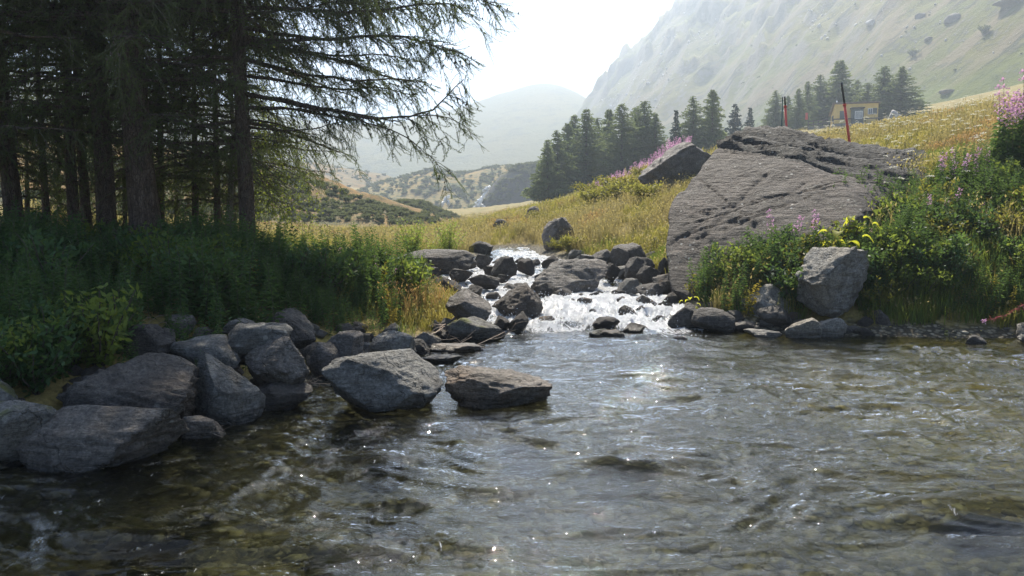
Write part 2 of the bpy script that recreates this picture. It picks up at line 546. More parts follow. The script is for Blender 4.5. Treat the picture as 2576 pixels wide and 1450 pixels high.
# ------------------------------------------------------------------ hills and mountains
def hill_mat(name, grass, scrub, rock, s=0.05, rocky=0.5, scrubby=0.5, streak=False):
    m = NT(name)
    p = m.pos()
    n0 = m.noise(p, s * 0.35, 4, 0.6)
    n1 = m.noise(p, s, 6, 0.62)
    n2 = m.noise(p, s * 7, 6, 0.7)
    n3 = m.noise(p, s * 30, 4, 0.7)
    nz = m.sep(m.n('ShaderNodeNewGeometry').outputs['Normal'])[2]
    col = m.mix(m.maprange(n0, 0.35, 0.65), grass, tuple(q * k for q, k in zip(grass, (1.25, 1.0, 0.8))))
    col = m.mix(m.maprange(m.math('ADD', m.math('MULTIPLY', n1, 0.4), m.math('MULTIPLY', n2, 0.6)), 0.57 - 0.14 * scrubby, 0.68 - 0.14 * scrubby), col, scrub)
    rk = m.maprange(m.math('ADD', m.math('SUBTRACT', 0.80, nz), m.math('MULTIPLY', m.math('SUBTRACT', n2, 0.5), 0.9)), 0.16 - 0.2 * rocky, 0.34 - 0.2 * rocky)
    rcol = m.mix(n3, tuple(q * 0.6 for q in rock), tuple(q * 1.5 for q in rock))
    col = m.mix(m.math('MULTIPLY', rk, 0.85), col, rcol)
    if streak:
        # runnels, bare earth and scree lines follow the fall line
        q = m.scale(p, (0.018, 0.075, 0.02), (0, 0, R(-24)))
        w = m.noise(q, 1.0, 7, 0.68, 0.6)
        col = m.mix(m.math('MULTIPLY', m.maprange(w, 0.5, 0.62), 0.8), col, (.17, .135, .085))
        w2 = m.noise(m.scale(p, (0.03, 0.11, 0.03), (0, 0, R(-20))), 1.0, 7, 0.7, 0.9)
        col = m.mix(m.math('MULTIPLY', m.maprange(w2, 0.54, 0.63), 0.9), col, (.04, .043, .03))
        low = m.math('MULTIPLY', m.maprange(m.math('ADD', m.sep(p)[2], m.math('MULTIPLY', n1, 30.0)), 72.0, 38.0), 0.75)
        col = m.mix(low, col, (.10, .135, .03))
        spk = m.noise(p, 1.1, 5, 0.8)
        col = m.mix(m.maprange(spk, 0.62, 0.70), col, (.36, .34, .31))
        n2 = m.math('ADD', n2, m.math('MULTIPLY', w, 1.2))
    h = m.math('ADD', n2, m.math('MULTIPLY', n3, 0.35))
    return m.done(m.bsdf(col, 0.92, m.bump(h, 1.0, 0.25 / s * 0.12), 0.1))

HILLS = []
def ridge_hill(name, sil, Y, front, back, mat, amp=0.04, fs=0.08, nx=150, ny=110, seed=1, sharp=1.0, bx=0.0):
    pts = np.array([P(a, b, Y) for a, b in sil])
    X = np.linspace(pts[0, 0], pts[-1, 0], nx)
    crest = np.interp(X, pts[:, 0], pts[:, 2])
    k = np.hanning(9); k /= k.sum()
    crest = np.convolve(np.pad(crest, 4, mode='edge'), k, 'valid')
    t = np.linspace(-1, 1, ny)
    V = np.zeros((ny, nx, 3))
    for j, q in enumerate(t):
        yy = Y + (q * front if q < 0 else q * back)
        base = land(X, np.full(nx, yy)) - 1.5 - 0.01 * Y
        prof = (1 - abs(q) ** sharp)
        V[j, :, 0] = X * (1 + bx * (yy - Y) / Y)
        V[j, :, 1] = yy
        V[j, :, 2] = base + (crest - base) * prof
    hgt = (crest.max() - land(np.array([X.mean()]), np.array([Y]))[0])
    w = np.clip(1 - np.abs(t), 0, 1)[:, None] ** 0.5
    e = np.sin(np.linspace(0, math.pi, nx))[None, :] ** 0.4
    d = fbm(V * fs, 6, seed, 0.55) + 0.5 * ridged(V * fs * 2.2, 4, seed + 7)
    V[:, :, 2] += amp * hgt * d * w * e
    V[:, :, 1] += amp * hgt * 1.2 * fbm(V * fs * 1.4 + 40, 4, seed + 3) * w
    if Y < 600: HILLS.append((name, V))
    return tag(obj(name, make_mesh(name, V, grid_faces(ny, nx), mat)), kind='structure')

M_scrub = hill_mat('scrub_hillside', (.18, .135, .065), (.085, .085, .048), (.17, .15, .13), 0.22, 0.4, 0.8)
M_dome = hill_mat('dark_rock_dome', (.10, .105, .05), (.05, .06, .035), (.085, .08, .08), 0.1, 0.9, 0.6)
M_far = hill_mat('hazy_mountain', (.12, .13, .06), (.06, .07, .04), (.14, .14, .14), 0.012, 0.6, 0.5)
M_slope = hill_mat('alpine_slope', (.095, .108, .028), (.04, .045, .022), (.15, .14, .125), 0.045, 0.35, 0.5, True)

ridge_hill('hill', [(-900, 250), (0, 300), (300, 345), (500, 392), (640, 425), (700, 440), (760, 448), (850, 478), (940, 503), (1010, 520), (1060, 535), (1150, 572), (1230, 592)], 74, 29, 40, M_scrub, 0.13, 0.17, 260, 150, 3, 1.0)
ridge_hill('hill', [(900, 560), (960, 520), (1020, 507), (1060, 510), (1110, 535), (1160, 555), (1230, 578), (1290, 588)], 100, 24, 26, M_scrub, 0.13, 0.2, 150, 90, 13, 1.0)
ridge_hill('rock_knoll', [(1170, 545), (1205, 515), (1232, 475), (1262, 440), (1300, 424), (1345, 416), (1400, 425), (1480, 455), (1600, 500), (1760, 540)], 235, 10, 60, M_dome, 0.07, 0.09, 170, 110, 4, 2.6)
ridge_hill('hill', [(760, 560), (880, 505), (960, 462), (1040, 440), (1090, 428), (1130, 432), (1170, 438), (1230, 424), (1280, 416), (1340, 417), (1420, 440), (1520, 500)], 300, 60, 90, hill_mat('golden_knoll', (.19, .165, .075), (.06, .075, .035), (.2, .19, .17), 0.1, 0.3, 0.75), 0.06, 0.07, 200, 120, 6, 1.4)
ridge_hill('hill', [(-300, 360), (300, 395), (560, 400), (690, 405), (760, 408), (810, 412), (870, 424), (960, 440), (1060, 470), (1200, 540)], 390, 90, 120, M_scrub, 0.07, 0.05, 200, 110, 9, 1.3)
ridge_hill('mountain', [(-2600, 95), (-1200, 110), (-200, 140), (500, 260), (850, 318), (1000, 312), (1100, 292), (1200, 262), (1260, 236), (1320, 218), (1375, 210), (1430, 222), (1475, 250), (1540, 320), (1620, 390)], 960, 380, 400, M_far, 0.03, 0.012, 240, 120, 12, 1.3)


def mountainside():
    # valley side on the right: a slope that steepens into a rocky spur
    ny, nx = 260, 300
    v = np.linspace(0, 1, ny)[:, None]
    u = np.linspace(0, 1, nx)[None, :]
    Y = 120 + (v ** 1.25) * 780 + 0 * u
    X = 6 + (u ** 1.15) * 480 + 0 * v
    X = X + np.clip(Y - 250, 0, None) * 0.03
    A = 0.64 * (X - 57) + 0.29 * (Y - 225)
    Bp = 1.24 * (X - 68) + 100 + 0.25 * (Y - 700)
    s = 14.0
    Z = -s * np.log(np.exp(-A / s) + np.exp(-Bp / s))
    gul = ridged(xyz((X - 0.55 * Y) * 0.016, Y * 0.004, 0), 4, 51)
    rough = fbm(xyz(X * .02, Y * .02, 0), 6, 61, 0.55)
    k = sstep(120, 420, Y)
    Z = Z + k * (gul * 14.0 + rough * 9.0) + (1 - k) * rough * 2.2
    crag = np.maximum(ridged(xyz(X * .035, Y * .03, Z * .02), 5, 71), 0)
    Z = Z + sstep(0.35, 0.7, crag) * k * 10.0 * sstep(50, 130, Z)
    # overhanging shoulder on the spur's skyline
    Z = Z + 9.0 * sstep(139, 146, X) * sstep(190, 150, X) * np.exp(-((Y - 685) / 45) ** 2)
    Z = Z - np.clip(Y - 705, 0, None) * 1.6
    Z = 236 - 25 * np.log1p(np.exp((236 - Z) / 25)) if False else np.where(Z > 190, 190 + 42 * np.tanh((Z - 190) / 42), Z)
    Z = np.maximum(Z, land(X, Y) - 6)
    return tag(obj('mountainside', make_mesh('mountainside', xyz(X, Y, Z), grid_faces(ny, nx), M_slope)), kind='structure'), (X, Y, Z)
_, MS = mountainside()

# ------------------------------------------------------------------ water
HUMPS = [  # standing waves and water pushed up over sunken rocks: photograph position, height, half widths
    (2440, 1290, .085, .34, .10), (2560, 1300, .06, .3, .1), (1320, 1110, .045, .16, .06), (1370, 1118, .05, .10, .05), (1560, 1170, .05, .30, .045),
    (1420, 1200, .03, .09, .12), (960, 1155, .05, .17, .09), (1000, 1270, .04, .2, .07), (1250, 1245, .035, .2, .06), (1920, 1290, .05, .14, .07),
    (1960, 1315, .04, .25, .05), (1700, 1380, .03, .3, .06), (480, 1310, .05, .16, .10), (330, 1370, .05, .4, .08), (660, 1345, .045, .12, .05),
    (620, 1400, .035, .2, .06), (840, 1390, .04, .24, .1), (1150, 1380, .03, .2, .07), (1520, 1340, .03, .25, .05), (1200, 1118, .03, .10, .05),
    (1600, 1245, .025, .35, .05), (2150, 1235, .03, .4, .06), (2330, 1170, .02, .4, .06), (1800, 890, .03, .5, .1), (2050, 885, .03, .45, .1), (1530, 905, .03, .4, .1)]
def water_mat():
    m = NT('stream_water')
    p = m.pos()
    y = m.sep(p)[1]
    warp = m.n('ShaderNodeTexNoise', ins={'Vector': p, 'Scale': 1.1, 'Detail': 2.0}).outputs['Color']
    pw = m.n('ShaderNodeVectorMath', operation='MULTIPLY_ADD', ins={0: warp, 1: (0.7, 0.5, 0.0), 2: p}).outputs[0]
    a = m.noise(m.scale(pw, (5.0, 13.0, 5.0)), 1.0, 4, 0.6, 0.5)
    b = m.noise(m.scale(pw, (17.0, 38.0, 17.0)), 1.0, 3, 0.6, 0.3)
    c = m.noise(m.scale(p, (60.0, 90.0, 60.0)), 1.0, 2, 0.5)
    h = m.math('ADD', m.math('MULTIPLY', a, 0.55), m.math('ADD', m.math('MULTIPLY', b, 0.34), m.math('MULTIPLY', c, 0.13)))
    nor = m.bump(h, 1.0, 0.018)
    fr = m.n('ShaderNodeFresnel', ins={'IOR': 1.34, 'Normal': nor}).outputs[0]
    tr0 = m.n('ShaderNodeBsdfTransparent', ins={'Color': (0.71, 0.72, 0.52, 1)}).outputs[0]
    rf = m.n('ShaderNodeBsdfRefraction', ins={'Color': (0.71, 0.72, 0.52, 1), 'Roughness': 0.02, 'IOR': 1.33, 'Normal': nor}).outputs[0]
    tr = m.n('ShaderNodeMixShader', ins={0: 0.5, 1: tr0, 2: rf}).outputs[0]
    gl = m.n('ShaderNodeBsdfGlossy', ins={'Color': (1, 1, 1, 1), 'Roughness': 0.012, 'Normal': nor}).outputs[0]
    clear = m.n('ShaderNodeMixShader', ins={0: fr, 1: tr, 2: gl}).outputs[0]
    fo = m.n('ShaderNodeAttribute', attribute_name='foam').outputs['Fac']
    fn = m.noise(m.scale(pw, (13.0, 3.6, 6.0)), 1.0, 7, 0.75)
    ff = m.maprange(m.math('ADD', fo, m.math('MULTIPLY', m.math('SUBTRACT', fn, 0.5), 2.6)), 0.36, 0.62)
    fb = m.bump(m.noise(p, 19.0, 6, 0.75), 1.0, 0.06)
    fd = m.bsdf((0.95, 0.95, 0.95), 0.16, fb, 0.7)
    ft = m.n('ShaderNodeBsdfTranslucent', ins={'Color': (0.82, 0.86, 0.9, 1), 'Normal': fb}).outputs[0]
    foam = m.n('ShaderNodeMixShader', ins={0: 0.4, 1: fd, 2: ft}).outputs[0]
    return m.done(m.n('ShaderNodeMixShader', ins={0: ff, 1: clear, 2: foam}).outputs[0])

def water_z(X, Y):
    wx = X + .50 * fbm(xyz(X * .9, Y * .9, 3.0), 3, 101)
    wy = Y + .50 * fbm(xyz(X * .9, Y * .9, 9.0), 3, 102)
    z = level(Y)
    rap = sstep(12.0, 12.9, Y)
    calm = 1 - rap
    z = z + calm * (.060 * fbm(xyz(wx * .9, wy * 2.2), 3, 103) + .034 * ridged(xyz(wx * 1.9, wy * 5.2, 1.0), 3, 104) + .0125 * ridged(xyz(wx * 4.6, wy * 14.0, 2.0), 3, 105)) * (.9 + .55 * vnoise(xyz(X * .5, Y * .6, 8.0), 106))
    steep = np.interp(Y, [12.2, 12.6, 13.2, 14.0, 14.8, 15.5, 17, 19, 22, 27], [0, .5, 1, 1, .5, .3, .5, .45, .4, .4])
    tz = .13 * fbm(xyz(wx * 1.7, wy * 1.9), 3, 110) + .10 * ridged(xyz(wx * 4, wy * 4.6, 4.0), 4, 111) + .05 * ridged(xyz(wx * 11, wy * 14, 5.0), 3, 112)
    z = z + rap * steep * tz
    for (a, b, h, rx, ry) in HUMPS:
        c = Pz(a, b, 0.0)
        dx, dy = (X - c[0]) / rx, (Y - c[1]) / ry
        z = z + .9 * h * np.exp(-(dx * dx + dy * dy) / 1.6) - 0.3 * h * np.exp(-(dx * dx + (dy + 1.9) ** 2) / 1.6)
    return z, steep * rap

def build_water():
    n = 720
    xs = np.linspace(-5.4, 9.6, n)
    ys = np.exp(np.linspace(math.log(1.5), math.log(27.5), 760))
    X, Y = np.meshgrid(xs, ys)
    sd = shore(X, Y)
    Z, steep = water_z(X, Y)
    Z = np.where(sd > 0.15, level(Y) - 0.1, Z)
    base = np.interp(Y, [11.9, 12.4, 12.9, 14.5, 15.3, 17, 20, 22.5, 27], [0.0, .42, .95, 1.0, .85, .85, .9, .85, .5])
    centre = np.interp(Y, [12, 14, 15, 17, 20, 22], [1.3, 1.5, 1.0, -.1, .1, .6])
    half = np.interp(Y, [12, 13, 14.5, 15.5, 17, 20, 22], [1.6, 1.7, 1.7, 1.7, 1.7, 1.5, .9])
    foam = base * (1 - 0.7 * sstep(.85, 1.4, np.abs(X - centre) / half))
    foam = foam * (1 - .25 * (Y > 12.4)) + 0.55 * fbm(xyz(X * 1.6, Y * 2.2), 4, 120) * (base > 0.02)
    foam = foam + steep * np.clip((Z - level(Y)) * 3.5, -.35, .45)
    f = grid_faces(*X.shape)
    keep = (sd.ravel()[f] < 0.3).any(1)
    f = f[keep]
    used = np.zeros(X.size, bool); used[f.ravel()] = True
    rem = np.cumsum(used) - 1
    V = xyz(X, Y, Z).reshape(-1, 3)[used]
    me = make_mesh('stream_water', V, rem[f], water_mat())
    a = me.attributes.new('foam', 'FLOAT', 'POINT')
    a.data.foreach_set('value', np.clip(foam.ravel()[used], 0, 1.2).astype(np.float32))
    tag(obj('stream_water', me), kind='structure')
build_water()
# ------------------------------------------------------------------ rocks
GREY = rock_mat('grey_gneiss', (.058, .050, .043), (.125, .112, .10), (.235, .215, .19), (.17, .145, .125), 0.5)
BLUE = rock_mat('blue_grey_schist', (.058, .056, .052), (.122, .119, .11), (.235, .228, .212), None, 0.45)
DARK = rock_mat('dark_wet_schist', (.03, .026, .023), (.07, .062, .055), (.145, .13, .115), (.09, .07, .055), 0.2)
BROWN = rock_mat('brown_schist', (.065, .055, .045), (.145, .125, .105), (.25, .22, .19), (.19, .13, .085), 0.3)
PALE = rock_mat('pale_granite', (.11, .105, .095), (.215, .205, .185), (.36, .34, .31), (.23, .20, .155), 0.3)
MOSSY = rock_mat('mossy_boulder', (.06, .06, .055), (.13, .128, .12), (.24, .23, .21), (.15, .13, .10), 0.3, moss=0.9)
BEDR = rock_mat('bed_stone', (.05, .045, .025), (.13, .105, .045), (.26, .21, .10), (.17, .16, .05), 0.1, wet=False)
HERO = rock_mat('boulder_gneiss', (.038, .030, .025), (.08, .065, .054), (.14, .115, .096), (.10, .077, .063), 0.8, strata=(0.5, 0.2, 0.0), relief=0.14)
HERO2 = rock_mat('shade_darkened_strata', (.016, .015, .014), (.042, .038, .034), (.10, .09, .08), (.03, .027, .024), 0.8, wet=False, strata=(0.3, -0.2, 0.0), relief=0.14)  # pale lichen is real; stone darkened to paint in shadow on the ledges
WHITE = rock_mat('white_quartz_stone', (.30, .29, .28), (.5, .48, .46), (.65, .63, .6), None, 0.1, wet=False)

def rock_shape(seed, sub=4, cuts=13, rough=0.17, flat=0.0, custom=(), strat=0.035, rnd=0.82):
    v, f = icos(sub)
    rg = np.random.default_rng(seed)
    p = v * (1 + 0.16 * fbm(v * 1.1 + seed * 3.7, 3, seed)[:, None])
    pl = [(rg.normal(size=3), rg.uniform(0.44, rnd - .06)) for _ in range(cuts)]
    if flat > 0: pl.append((np.array([rg.uniform(-.12, .12), rg.uniform(-.2, .05), 1.0]), 1 - flat))
    for c in custom: pl.append((np.array(c[:3], float), c[3]))
    for n, d in pl:
        n = n / np.linalg.norm(n)
        e = p @ n - d
        p = p - np.where(e > 0, e, 0)[:, None] * n * 0.94
    # bedding ledges, coarse and fine relief
    ax = rg.normal(size=3) * 0.35 + np.array([0.1, 0.1, 1.0]); ax /= np.linalg.norm(ax)
    t = p @ ax * rg.uniform(4, 7) + 0.8 * fbm(p * 1.3 + seed, 3, seed + 2)
    saw = t - np.floor(t)
    nrm = p / (np.linalg.norm(p, axis=1)[:, None] + 1e-9)
    side = 1 - np.abs(nrm @ ax)
    d = rough * (0.55 * fbm(p * 2.1 + seed, 4, seed + 4, 0.55) + 0.5 * ridged(p * 3.3 + seed, 4, seed + 5) * 0.6) + strat * side * (saw - 0.5)
    d = d + rough * 0.4 * fbm(p * 9 + seed, 3, seed + 6)
    p = p + nrm * d[:, None]
    lo, hi = p.min(0), p.max(0)
    return (p - (lo + hi) / 2) / ((hi - lo) / 2), f

ROCKS = []
def rock(name, box, z0, mat, label, seed, depth=0.85, sink=0.3, sub=4, Y=None, group=None, cat='rock', **kw):
    """a stone whose visible outline spans the photograph box and whose foot rests at height z0"""
    x0, y0, x1, y1 = box
    cx = (x0 + x1) / 2
    if Y is not None and Y > 13:
        q = on_ground(cx, y1, 11.0)
        if abs(q[1] - Y) > .5 * Y:
            q = P(cx, y1, Y); q[2] = H1(q[0], Y)
        Y, z0 = q[1], q[2]
    if Y is None: Y = Pz(cx, y1, z0)[1]
    w = (x1 - x0) / F * Y
    Yc = Y + 0.5 * depth * w
    w = (x1 - x0) / F * Yc
    top = P(cx, y0, Yc - 0.1 * depth * w)[2]
    x = P(cx, y1, Yc)[0]
    h = max(top - z0, 0.03)
    bot = z0 - max(sink * h, 0.05)
    hx, hy, hz = w / 2, depth * w / 2, (top - bot) / 2
    p, f = rock_shape(seed, sub, **kw)
    me = make_mesh(name, p * np.array([hx, hy, hz]) + np.array([0, 0, hz]), f, mat)
    o = tag(obj(name, me, loc=(x, Yc, bot)), label, cat, group)
    ROCKS.append((x, Yc, w / 2))
    return o

BANK = 'boulders along the shaded left bank'
rock('boulder', (5, 1022, 450, 1195), 0, GREY, 'long flat-topped grey boulder with pale lichen spots, nearest on the left shore', 11, 0.55, .3, 5, flat=.30, group=BANK, cuts=8, custom=[(-.75, 0, .65, .62), (.9, -.3, .1, .8), (0, -1, .35, .62)], rough=.09, strat=.06)
rock('boulder', (-40, 1010, 142, 1150), .12, MOSSY, 'olive rounded boulder half behind the nearest long flat boulder', 12, .8, .3, 4, group=BANK, cuts=4)
rock('boulder', (-90, 920, 46, 1060), .25, MOSSY, 'mossy boulder cut by the left frame edge below the ferny weeds', 13, .8, .3, 4, group=BANK, cuts=4)
rock('boulder', (140, 905, 495, 1085), .12, DARK, 'broad dark slab with slanting ledges and dead stalks lying on it', 14, .7, .3, 5, group=BANK, custom=[(.35, -.35, .87, .45), (-.6, 0, .8, .55)], rough=.13, strat=.10)
rock('boulder', (452, 888, 662, 1078), 0, BLUE, 'tall pale grey boulder with a rounded fold running to the water', 15, .8, .3, 5, group=BANK, cuts=7, custom=[(.62, -.2, .75, .50), (-.9, 0, .3, .72)], rough=.08)
rock('boulder', (462, 1044, 578, 1112), 0, BROWN, 'low reddish brown block wedged at the waterline', 16, .7, .35, 4, group=BANK, flat=.25, custom=[(.2, -1, .1, .6)])
rock('boulder', (432, 848, 612, 930), .38, BLUE, 'flat pale blue-grey block lying behind the tall folded boulder', 17, .8, .3, 4, group=BANK, flat=.3, cuts=10)
rock('boulder', (305, 818, 442, 918), .42, DARK, 'dark slab with dry root stalks hanging over it', 18, .7, .3, 4, group=BANK, flat=.2)
rock('boulder', (413, 792, 492, 852), .55, GREY, 'cube-shaped grey block below the weeds on the left bank', 19, .9, .2, 4, group=BANK, flat=.3, cuts=12, rnd=.7)
rock('boulder', (484, 822, 545, 862), .5, BROWN, 'small brown stone tucked beside the cube-shaped block', 20, .9, .3, 3, group=BANK)
rock('boulder', (545, 812, 742, 905), .42, BLUE, 'long pale slab with a straight bright upper edge', 21, .6, .3, 4, group=BANK, flat=.35, cuts=8, custom=[(0, -1, .15, .55)])
rock('boulder', (615, 848, 785, 975), .2, GREY, 'jagged broken boulder in front of the long pale slab', 22, .8, .3, 5, group=BANK, cuts=14, rough=.17)
rock('boulder', (640, 780, 812, 945), .28, DARK, 'smooth dark slab slanting down to the right towards the water', 23, .9, .2, 4, group=BANK, custom=[(.72, -.1, .7, .25), (-.5, 0, .85, .6)], cuts=5, Y=9.2)
rock('boulder', (628, 962, 790, 1034), 0, DARK, 'low wet slab at the waterline under the jagged boulder', 24, .7, .35, 4, group=BANK, flat=.3)
rock('boulder', (560, 800, 640, 840), .6, GREY, 'dull grey stone peeping out under the weeds above the long slab', 124, .8, .3, 3, group=BANK)
rock('boulder', (778, 862, 862, 942), .1, GREY, 'grey block with a pale right edge between dark slab and round boulder', 25, .8, .3, 4, group=BANK, flat=.2)
rock('boulder', (815, 832, 917, 918), .18, GREY, 'rounded grey boulder below the leafy weeds', 26, .9, .3, 4, group=BANK, cuts=5)
rock('boulder', (928, 832, 1048, 912), .12, PALE, 'block with a pale streaked front face under the orange grass', 27, .7, .3, 4, group=BANK, flat=.25, cuts=8, custom=[(0, -1, .1, .6)])
rock('boulder', (826, 888, 1118, 1044), 0, BLUE, 'big blue-grey boulder with a curved crack standing in the pool', 28, .75, .3, 5, cuts=6, custom=[(-.5, -.2, .8, .62), (.62, -.25, .62, .5), (-.75, -.4, -.55, .6)], rough=.11, strat=.07)
rock('boulder', (1113, 928, 1392, 1028), 0, BROWN, 'low brown boulder tapering to the right in the middle of the pool', 29, .6, .5, 5, cuts=4, custom=[(.30, -.1, .95, .42), (-.6, -.3, .75, .6)], rough=.2)
rock('boulder', (1118, 728, 1238, 812), .25, GREY, 'angular sharp-edged grey boulder left of the rapids', 30, .8, .3, 4, cuts=9, custom=[(.5, -.3, .8, .5), (-.6, -.3, .7, .6)])
rock('boulder', (1118, 798, 1275, 862), .02, MOSSY, 'dark boulder with mossy edge behind the bare twigs', 31, .7, .35, 4, cuts=5, custom=[(.5, -.2, .85, .5)])
rock('boulder', (1232, 713, 1368, 800), .15, DARK, 'wet black boulder splitting the rapids with white water on both sides', 32, .8, .4, 5, cuts=7, custom=[(.75, -.1, .6, .55), (-.6, -.1, .7, .5)])
rock('boulder', (1328, 652, 1532, 742), .32, GREY, 'broad flat-topped slab in the middle of the rapids', 33, .75, .35, 5, flat=.42, cuts=8, custom=[(-.1, -.55, .83, .45), (-.5, 0, .8, .62)])
rock('boulder', (995, 628, 1196, 682), .62, DARK, 'long low dark rock with grass on top behind the stony shallows', 34, .45, .3, 4, flat=.3)
rock('boulder', (722, 640, 825, 692), 1.0, PALE, 'flat lichen-covered stone on the left bank beside the larch foot', 35, .6, .3, 4, flat=.3, Y=13.2)
rock('boulder', (955, 598, 1008, 622), .95, GREY, 'lone pointed grey rock in the dry meadow left of the willows', 36, .8, .3, 3, Y=33)
rock('boulder', (963, 642, 1003, 680), .62, PALE, 'small rounded pale boulder at the left end of the long dark rock', 37, .9, .3, 4)
SH = 'flat wet slabs at the pool head'
rock('flat_stone', (1050, 866, 1222, 892), 0, BROWN, 'upper flat brown slab below the bare twigs at the pool head', 38, .5, .5, 4, flat=.4, group=SH)
rock('flat_stone', (1052, 894, 1165, 920), 0, BROWN, 'lower flat mossy slab below the bare twigs at the pool head', 39, .45, .5, 4, flat=.4, group=SH)
rock('flat_stone', (1170, 905, 1220, 914), 0, DARK, 'tiny dark slab just breaking the pool surface', 40, .6, .5, 3, flat=.3, group=SH)
# right shore
RS = 'boulders along the right shore'
rock('boulder', (1998, 618, 2188, 776), .42, PALE, 'large angular boulder with a bright sloping left face on the right shore', 41, .85, .2, 5, group=RS, cuts=5, custom=[(-.66, -.3, .68, .34), (.35, -.93, -.12, .5), (.15, .1, 1, .66), (-.9, -.2, -.3, .6)], rough=.16, strat=.09)
rock('boulder', (1862, 716, 1990, 815), .1, PALE, 'pale humped boulder overhung by brown weeds on the right shore', 42, .8, .3, 4, group=RS, cuts=6, custom=[(-.6, -.2, .75, .55)])
rock('boulder', (1732, 774, 1848, 840), .0, DARK, 'smooth dark wet boulder at the foot of the rapids, right side', 43, .8, .35, 4, group=RS, cuts=4)
rock('boulder', (1672, 765, 1765, 834), .0, DARK, 'black ribbed stone pile rock beside the white water, right side', 44, .8, .35, 4, group=RS, cuts=10, rough=.16)
rock('boulder', (1812, 752, 1875, 806), .1, DARK, 'dark upright stone behind the smooth wet boulder', 45, .8, .3, 4, group=RS)
rock('boulder', (1770, 756, 1830, 790), .18, GREY, 'grey stone behind the wet boulders with weeds growing over it', 145, .8, .3, 3, group=RS)
rock('boulder', (1972, 800, 2066, 853), .0, PALE, 'white elongated stone lying at the water edge', 46, .5, .35, 4, group=RS, custom=[(-.5, 0, .85, .45)], cuts=5)
rock('boulder', (2028, 798, 2130, 848), .02, PALE, 'long grey stone lying beside the white elongated one', 47, .5, .35, 4, group=RS, custom=[(-.45, 0, .9, .5)], cuts=4)
rock('boulder', (1875, 828, 1968, 852), .0, PALE, 'low pale stone half in the water below the humped boulder', 48, .6, .4, 4, group=RS, cuts=8)
rock('boulder', (1812, 808, 1905, 834), .02, DARK, 'flat dark stone at the water edge next to the wet boulder', 49, .6, .4, 3, group=RS, flat=.3)
rock('boulder', (1905, 770, 1995, 830), .05, DARK, 'shadowed stone under the pale humped boulder', 148, .8, .3, 4, group=RS)
rock('boulder', (1990, 770, 2110, 812), .1, DARK, 'flat dark stone in the shade below the large angular boulder', 149, .6, .3, 4, group=RS, flat=.2)
rock('boulder', (2192, 778, 2240, 832), .05, DARK, 'narrow dark stone standing at the gravel edge', 50, .9, .3, 3, group=RS)
rock('boulder', (2428, 843, 2476, 872), .0, DARK, 'small dark stone alone in the shallow water near the right bank', 51, .8, .5, 3, group=RS)
rock('boulder', (2555, 812, 2640, 866), .0, PALE, 'pale stone at the right frame edge on the waterline', 52, .8, .4, 4, group=RS)
rock('boulder', (2100, 820, 2160, 838), .03, BROWN, 'little flat brown stone on the gravel beach', 53, .7, .4, 3, group=RS)
# meadow rocks
rock('boulder', (1600, 352, 1800, 482), 1.9, GREY, 'tilted grey slab leaning out of the slope behind the giant boulder', 54, .6, .3, 5, Y=22, cat='boulder', custom=[(-.55, -.1, .83, .30), (.1, -1, .0, .55)], cuts=5)
rock('boulder', (1362, 546, 1446, 626), 1.0, BROWN, 'pointed brown boulder in the golden meadow', 55, .7, .2, 4, Y=24, custom=[(-.6, -.2, .75, .5), (.8, 0, .6, .4)], rough=.22)
rock('boulder', (1318, 518, 1362, 556), 1.5, BROWN, 'low jagged rock uphill of the pointed meadow boulder', 56, .8, .3, 3, Y=33)
rock('boulder', (1240, 551, 1292, 582), 1.1, DARK, 'dark rock pair standing on the meadow rim', 57, .8, .3, 3, Y=46)
rock('boulder', (1178, 606, 1242, 640), .75, DARK, 'dark crumbling earth and stone edge right of the willows', 58, .6, .3, 4, Y=27, rough=.2)
rock('boulder', (2436, 328, 2506, 360), 4.0, WHITE, 'whitish flat rock half sunk in the flowery slope', 59, .8, .3, 3, Y=19.5)
rock('boulder', (2228, 276, 2262, 300), 9.0, WHITE, 'pale rock on the slope to the right of the cabin', 60, .8, .3, 3, Y=66)
rock('boulder', (1640, 596, 1662, 620), 1.2, WHITE, 'small white stone in the meadow beside the giant boulder', 62, .8, .3, 3, Y=22)

